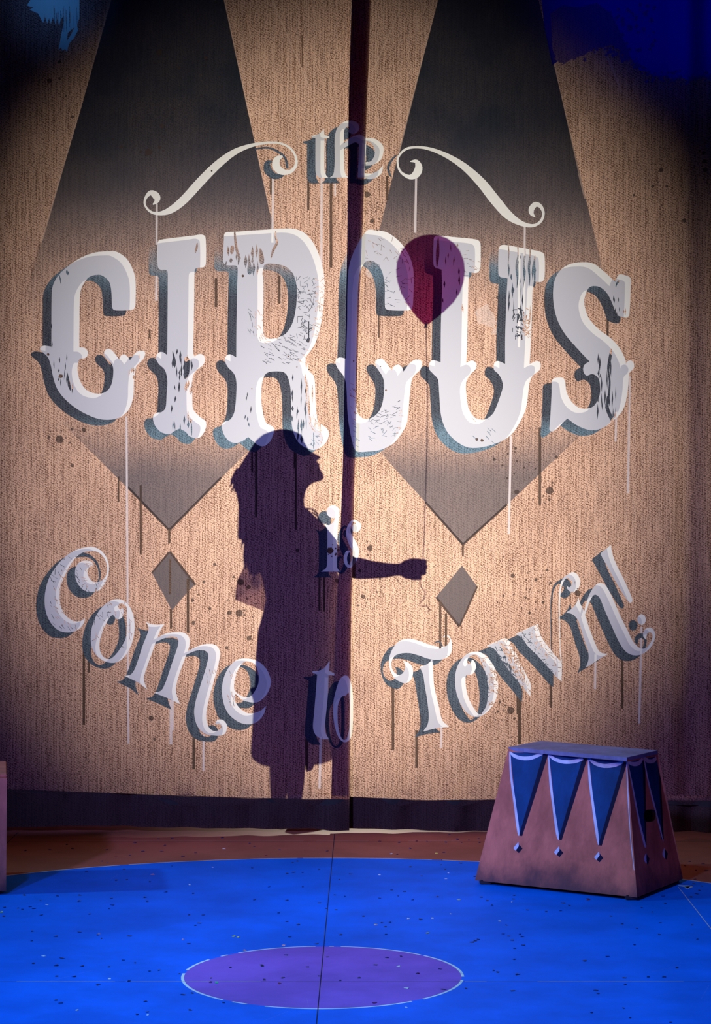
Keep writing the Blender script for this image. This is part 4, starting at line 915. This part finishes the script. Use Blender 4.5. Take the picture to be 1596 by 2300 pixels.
# raised arm
tube(bm, [(676, 1172, -.12), (708, 1202, -.14), (745, 1245, -.12), (785, 1275, -.08), (806, 1278, -.06), (835, 1281, -.03), (866, 1282, -.01), (890, 1281, 0), (905, 1280, 0)], [27, 27, 26, 25, 24.5, 20.5, 17, 13.8, 15], 16)
def hand(bm, wx, wy, sgn=1):
    m = Q(918, 1280); add_ell(bm, m, (23*PXM, .019, 22.5*PXM)); add_ell(bm, Q(930, 1276), (20*PXM, .017, 18*PXM))
    for k, (fy, x1, L) in enumerate(((1263, 953, 1), (1275, 954, 1), (1287, 952, .95), (1299, 942, .85))):
        r = (6.6, 6.9, 6.6, 5.6)[k]*PXM
        pts = [Q(922, fy, -.012), Q(938, fy, -.02), Q(x1-4, fy, -.016), Q(x1, fy, -.002), Q(x1-3, fy, .012), Q(x1-14, fy+1, .018)]
        add_tube(bm, pts, [r, r*1.04, r, r*.98, r*.93, r*.8], 12); add_ell(bm, pts[-1], (r*.8,)*3, 10); add_ell(bm, pts[3], (r*1.02,)*3, 10)
    pts = [Q(910, 1272, .012), Q(922, 1262, .020), Q(936, 1261, .022), Q(948, 1262, .016)]
    add_tube(bm, pts, [8*PXM, 7.5*PXM, 6.5*PXM, 5.5*PXM], 12); add_ell(bm, pts[-1], (5.5*PXM,)*3, 10)
hand(bm, 0, 0)
# resting arm, hanging close to the body on the far side
tube(bm, [(640, 1175, .13), (636, 1220, .175), (632, 1290, .185), (640, 1350, .18), (656, 1410, .165), (662, 1430, .16)], [26, 24, 20, 19, 14, 13], 16)
h0 = Q(668, 1452, .155); add_ell(bm, h0, (.028, .014, .042))
for k in range(4):
    r = .0078; a = h0+Vector((-.021+.014*k, 0, -.03)); add_tube(bm, [a, a+Vector((.003, -.004, -.03)), a+Vector((.004, -.014, -.052-.004*(k in (1, 2)))), a+Vector((.004, -.026, -.064))], [r*1.1, r, r*.95, r*.8], 10)
add_tube(bm, [h0+Vector((.02, 0, .015)), h0+Vector((.036, -.008, -.005)), h0+Vector((.038, -.014, -.03))], [.011, .0095, .008], 10)
body = remeshed('body', bm, M_SKIN, person, .0038, 1)
bm = bmesh.new()
add_slices(bm, [(964, 630, 642, .02), (968, 612, 660, .045), (976, 592, 676, .07), (988, 577, 683, .083), (1004, 566, 678, .09), (1026, 552, 655, .093), (1052, 536, 640, .094), (1072, 528, 634, .094), (1088, 524, 630, .095), (1100, 530, 628, .095), (1134, 537, 628, .10), (1170, 536, 622, .105), (1208, 536, 612, .10), (1214, 551, 606, .09), (1245, 553, 600, .07), (1276, 556, 590, .04), (1290, 566, 580, .015)], power=2.3)
hr = random.Random(3)
for (x0, y0, x1, y1) in ((530, 1070, 514, 1100), (532, 1078, 519, 1112), (536, 1085, 526, 1110), (540, 1180, 537, 1216), (548, 1205, 544, 1240), (553, 1205, 549, 1282), (558, 1220, 552, 1290), (566, 1250, 560, 1312), (575, 1260, 571, 1320), (530, 1060, 517, 1086)):
    m_ = ((x0+x1)/2-2, (y0+y1)/2+3); dy = hr.uniform(-.05, .05)
    tube(bm, [(x0+6, y0-8, dy), (x0, y0, dy), (*m_, dy), (x1, y1, dy)], [4, 3.4, 2.4, .6], 8)
hair = remeshed('hair', bm, M_HAIR, person, .0035, 1)
bm = bmesh.new()
add_slices(bm, [(1146, 594, 690, .10), (1156, 586, 700, .165), (1180, 577, 713, .195), (1210, 574, 728, .19), (1250, 573, 742, .17), (1300, 590, 764, .15), (1345, 598, 766, .15), (1380, 590, 766, .16), (1415, 580, 766, .175), (1465, 576, 764, .19), (1565, 571, 762, .20), (1640, 567, 760, .205), (1683, 564, 757, .21), (1694, 567, 754, .21), (1699, 574, 744, .20)], power=2.3, cap=True)
dress = link('dress', bm_mesh('dress', bm), M_DRESS, person)
bm = bmesh.new(); tube(bm, [(672, 1168, -.10), (690, 1184, -.14), (714, 1208, -.14), (735, 1232, -.125)], [31, 30, 30, 29], 18); link('sleeve', bm_mesh('sleeve', bm), M_DRESS, person)
bm = bmesh.new(); tube(bm, [(640, 1168, .12), (637, 1205, .17), (634, 1250, .18)], [29, 28, 27], 18); link('sleeve', bm_mesh('sleeve', bm), M_DRESS, person)
bm = bmesh.new(); tube(bm, [(704, 1690, -.1), (701, 1712, -.1), (696, 1726, -.1), (688, 1732, -.1)], [6, 7, 6, 2], 10); tube(bm, [(700, 1690, -.09), (692, 1716, -.09), (690, 1728, -.09)], [5, 6, 2], 10); link('hem_ribbon', bm_mesh('hem_ribbon', bm), M_DRESS, person)
bm = bmesh.new()     # collar bow loops
for pts in ([(686, 1142), (700, 1143), (712, 1152), (714, 1166), (704, 1168), (694, 1156)], [(700, 1150), (712, 1158), (720, 1172), (730, 1184), (738, 1196), (743, 1206)], [(706, 1165), (716, 1176), (724, 1186), (732, 1192)]): tube(bm, pts, [1.9]*len(pts), 8)
link('collar_ribbon', bm_mesh('collar_ribbon', bm), M_DRESS, person)
t = NT('sheer_chiffon'); co = t.obj(); tb = t.n('ShaderNodeBsdfTransparent'); tb.inputs[0].default_value = rgb(.8, .7, .75); db = t.n('ShaderNodeBsdfDiffuse'); db.inputs[0].default_value = rgb(.10, .05, .10)
mx = t.n('ShaderNodeMixShader'); t.l(t.ramp(t.noise(co, 9, 3), .35, .65, .35, .72), mx.inputs[0]); t.l(tb.outputs[0], mx.inputs[1]); t.l(db.outputs[0], mx.inputs[2]); t.l(mx.outputs[0], t.out.inputs[0]); M_SHEER = t.m
bm = bmesh.new(); grid = []
L0, R0 = [(553, 1262), (545, 1280), (535, 1300), (530, 1325), (529, 1346)], [(592, 1270), (600, 1300), (604, 1330), (604, 1352), (601, 1374)]
for (a, b) in zip(L0, R0): grid.append([bm.verts.new(Q(a[0]+(b[0]-a[0])*u, a[1]+(b[1]-a[1])*u, .02*math.sin(u*9))) for u in np.linspace(0, 1, 9)])
for r0, r1 in zip(grid, grid[1:]):
    for i in range(8): bm.faces.new((r0[i], r0[i+1], r1[i+1], r1[i]))
sash = link('sheer_sash', bm_mesh('sheer_sash', bm), M_SHEER, person); md = sash.modifiers.new('s', 'SOLIDIFY'); md.thickness = .0008

# balloon
t = NT('magenta_balloon_latex'); tb = t.n('ShaderNodeBsdfTransparent'); tb.inputs[0].default_value = rgb(.26, .0, .16)
gl = t.n('ShaderNodeBsdfGlossy'); gl.inputs[0].default_value = rgb(.9, .3, .7); gl.inputs[1].default_value = .15
mx = t.n('ShaderNodeMixShader'); mx.inputs[0].default_value = .08; t.l(tb.outputs[0], mx.inputs[1]); t.l(gl.outputs[0], mx.inputs[2])
nz = t.noise(t.obj(), 5, 3); cc = t.mix(t.ramp(nz, .3, .7), rgb(.38, .0, .15), rgb(.52, .0, .18)); t.l(cc, tb.inputs[0])
t.l(mx.outputs[0], t.out.inputs[0]); M_BAL = t.m
prof = [(524, 1), (527, 20), (534, 38), (546, 54), (562, 66), (585, 75), (608, 77), (632, 74), (656, 66), (678, 53), (698, 36), (712, 22), (722, 11), (727, 5)]
kn = Q(957, 728); bal = empty('balloon', (kn.x, YP, kn.z)); tag(bal, 'magenta balloon on a string, glowing through the curtain above the second C', 'balloon')
bm = bmesh.new(); rings = []
for py, r in prof:
    cx = 957+10*min(1, (728-py)/60.) if True else 967
    c = Q(cx, py); rings.append([bm.verts.new(c+Vector((math.cos(a)*r*PXM, math.sin(a)*r*PXM, 0))) for a in np.arange(40)*2*math.pi/40])
for a, b in zip(rings, rings[1:]):
    for k in range(40): bm.faces.new((a[k], a[(k+1) % 40], b[(k+1) % 40], b[k]))
bm.faces.new(rings[0])
link('envelope', bm_mesh('envelope', bm), M_BAL, bal)
M_KNOT = simple('magenta_rubber', (.35, .01, .12), .4); bm = bmesh.new(); tube(bm, [(957, 724), (957, 728), (956, 731), (957, 734)], [4, 2.5, 3, 6], 12); link('knot', bm_mesh('knot', bm), M_KNOT, bal)
M_STR = simple('dark_string', (.05, .03, .04), .8)
bm = bmesh.new(); tube(bm, [(957, 732), (958, 800), (960, 900), (959, 1000), (956, 1100), (953, 1200), (950, 1258), (947, 1283), (943, 1306), (946, 1320), (955, 1330), (953, 1345), (941, 1359), (950, 1364), (958, 1362), (966, 1372), (960, 1376)], [1.2]*17, 6)
tube(bm, [(888, 1298), (893, 1306), (898, 1312)], [1, 1, .8], 6)
link('string', bm_mesh('string', bm), M_STR, bal)
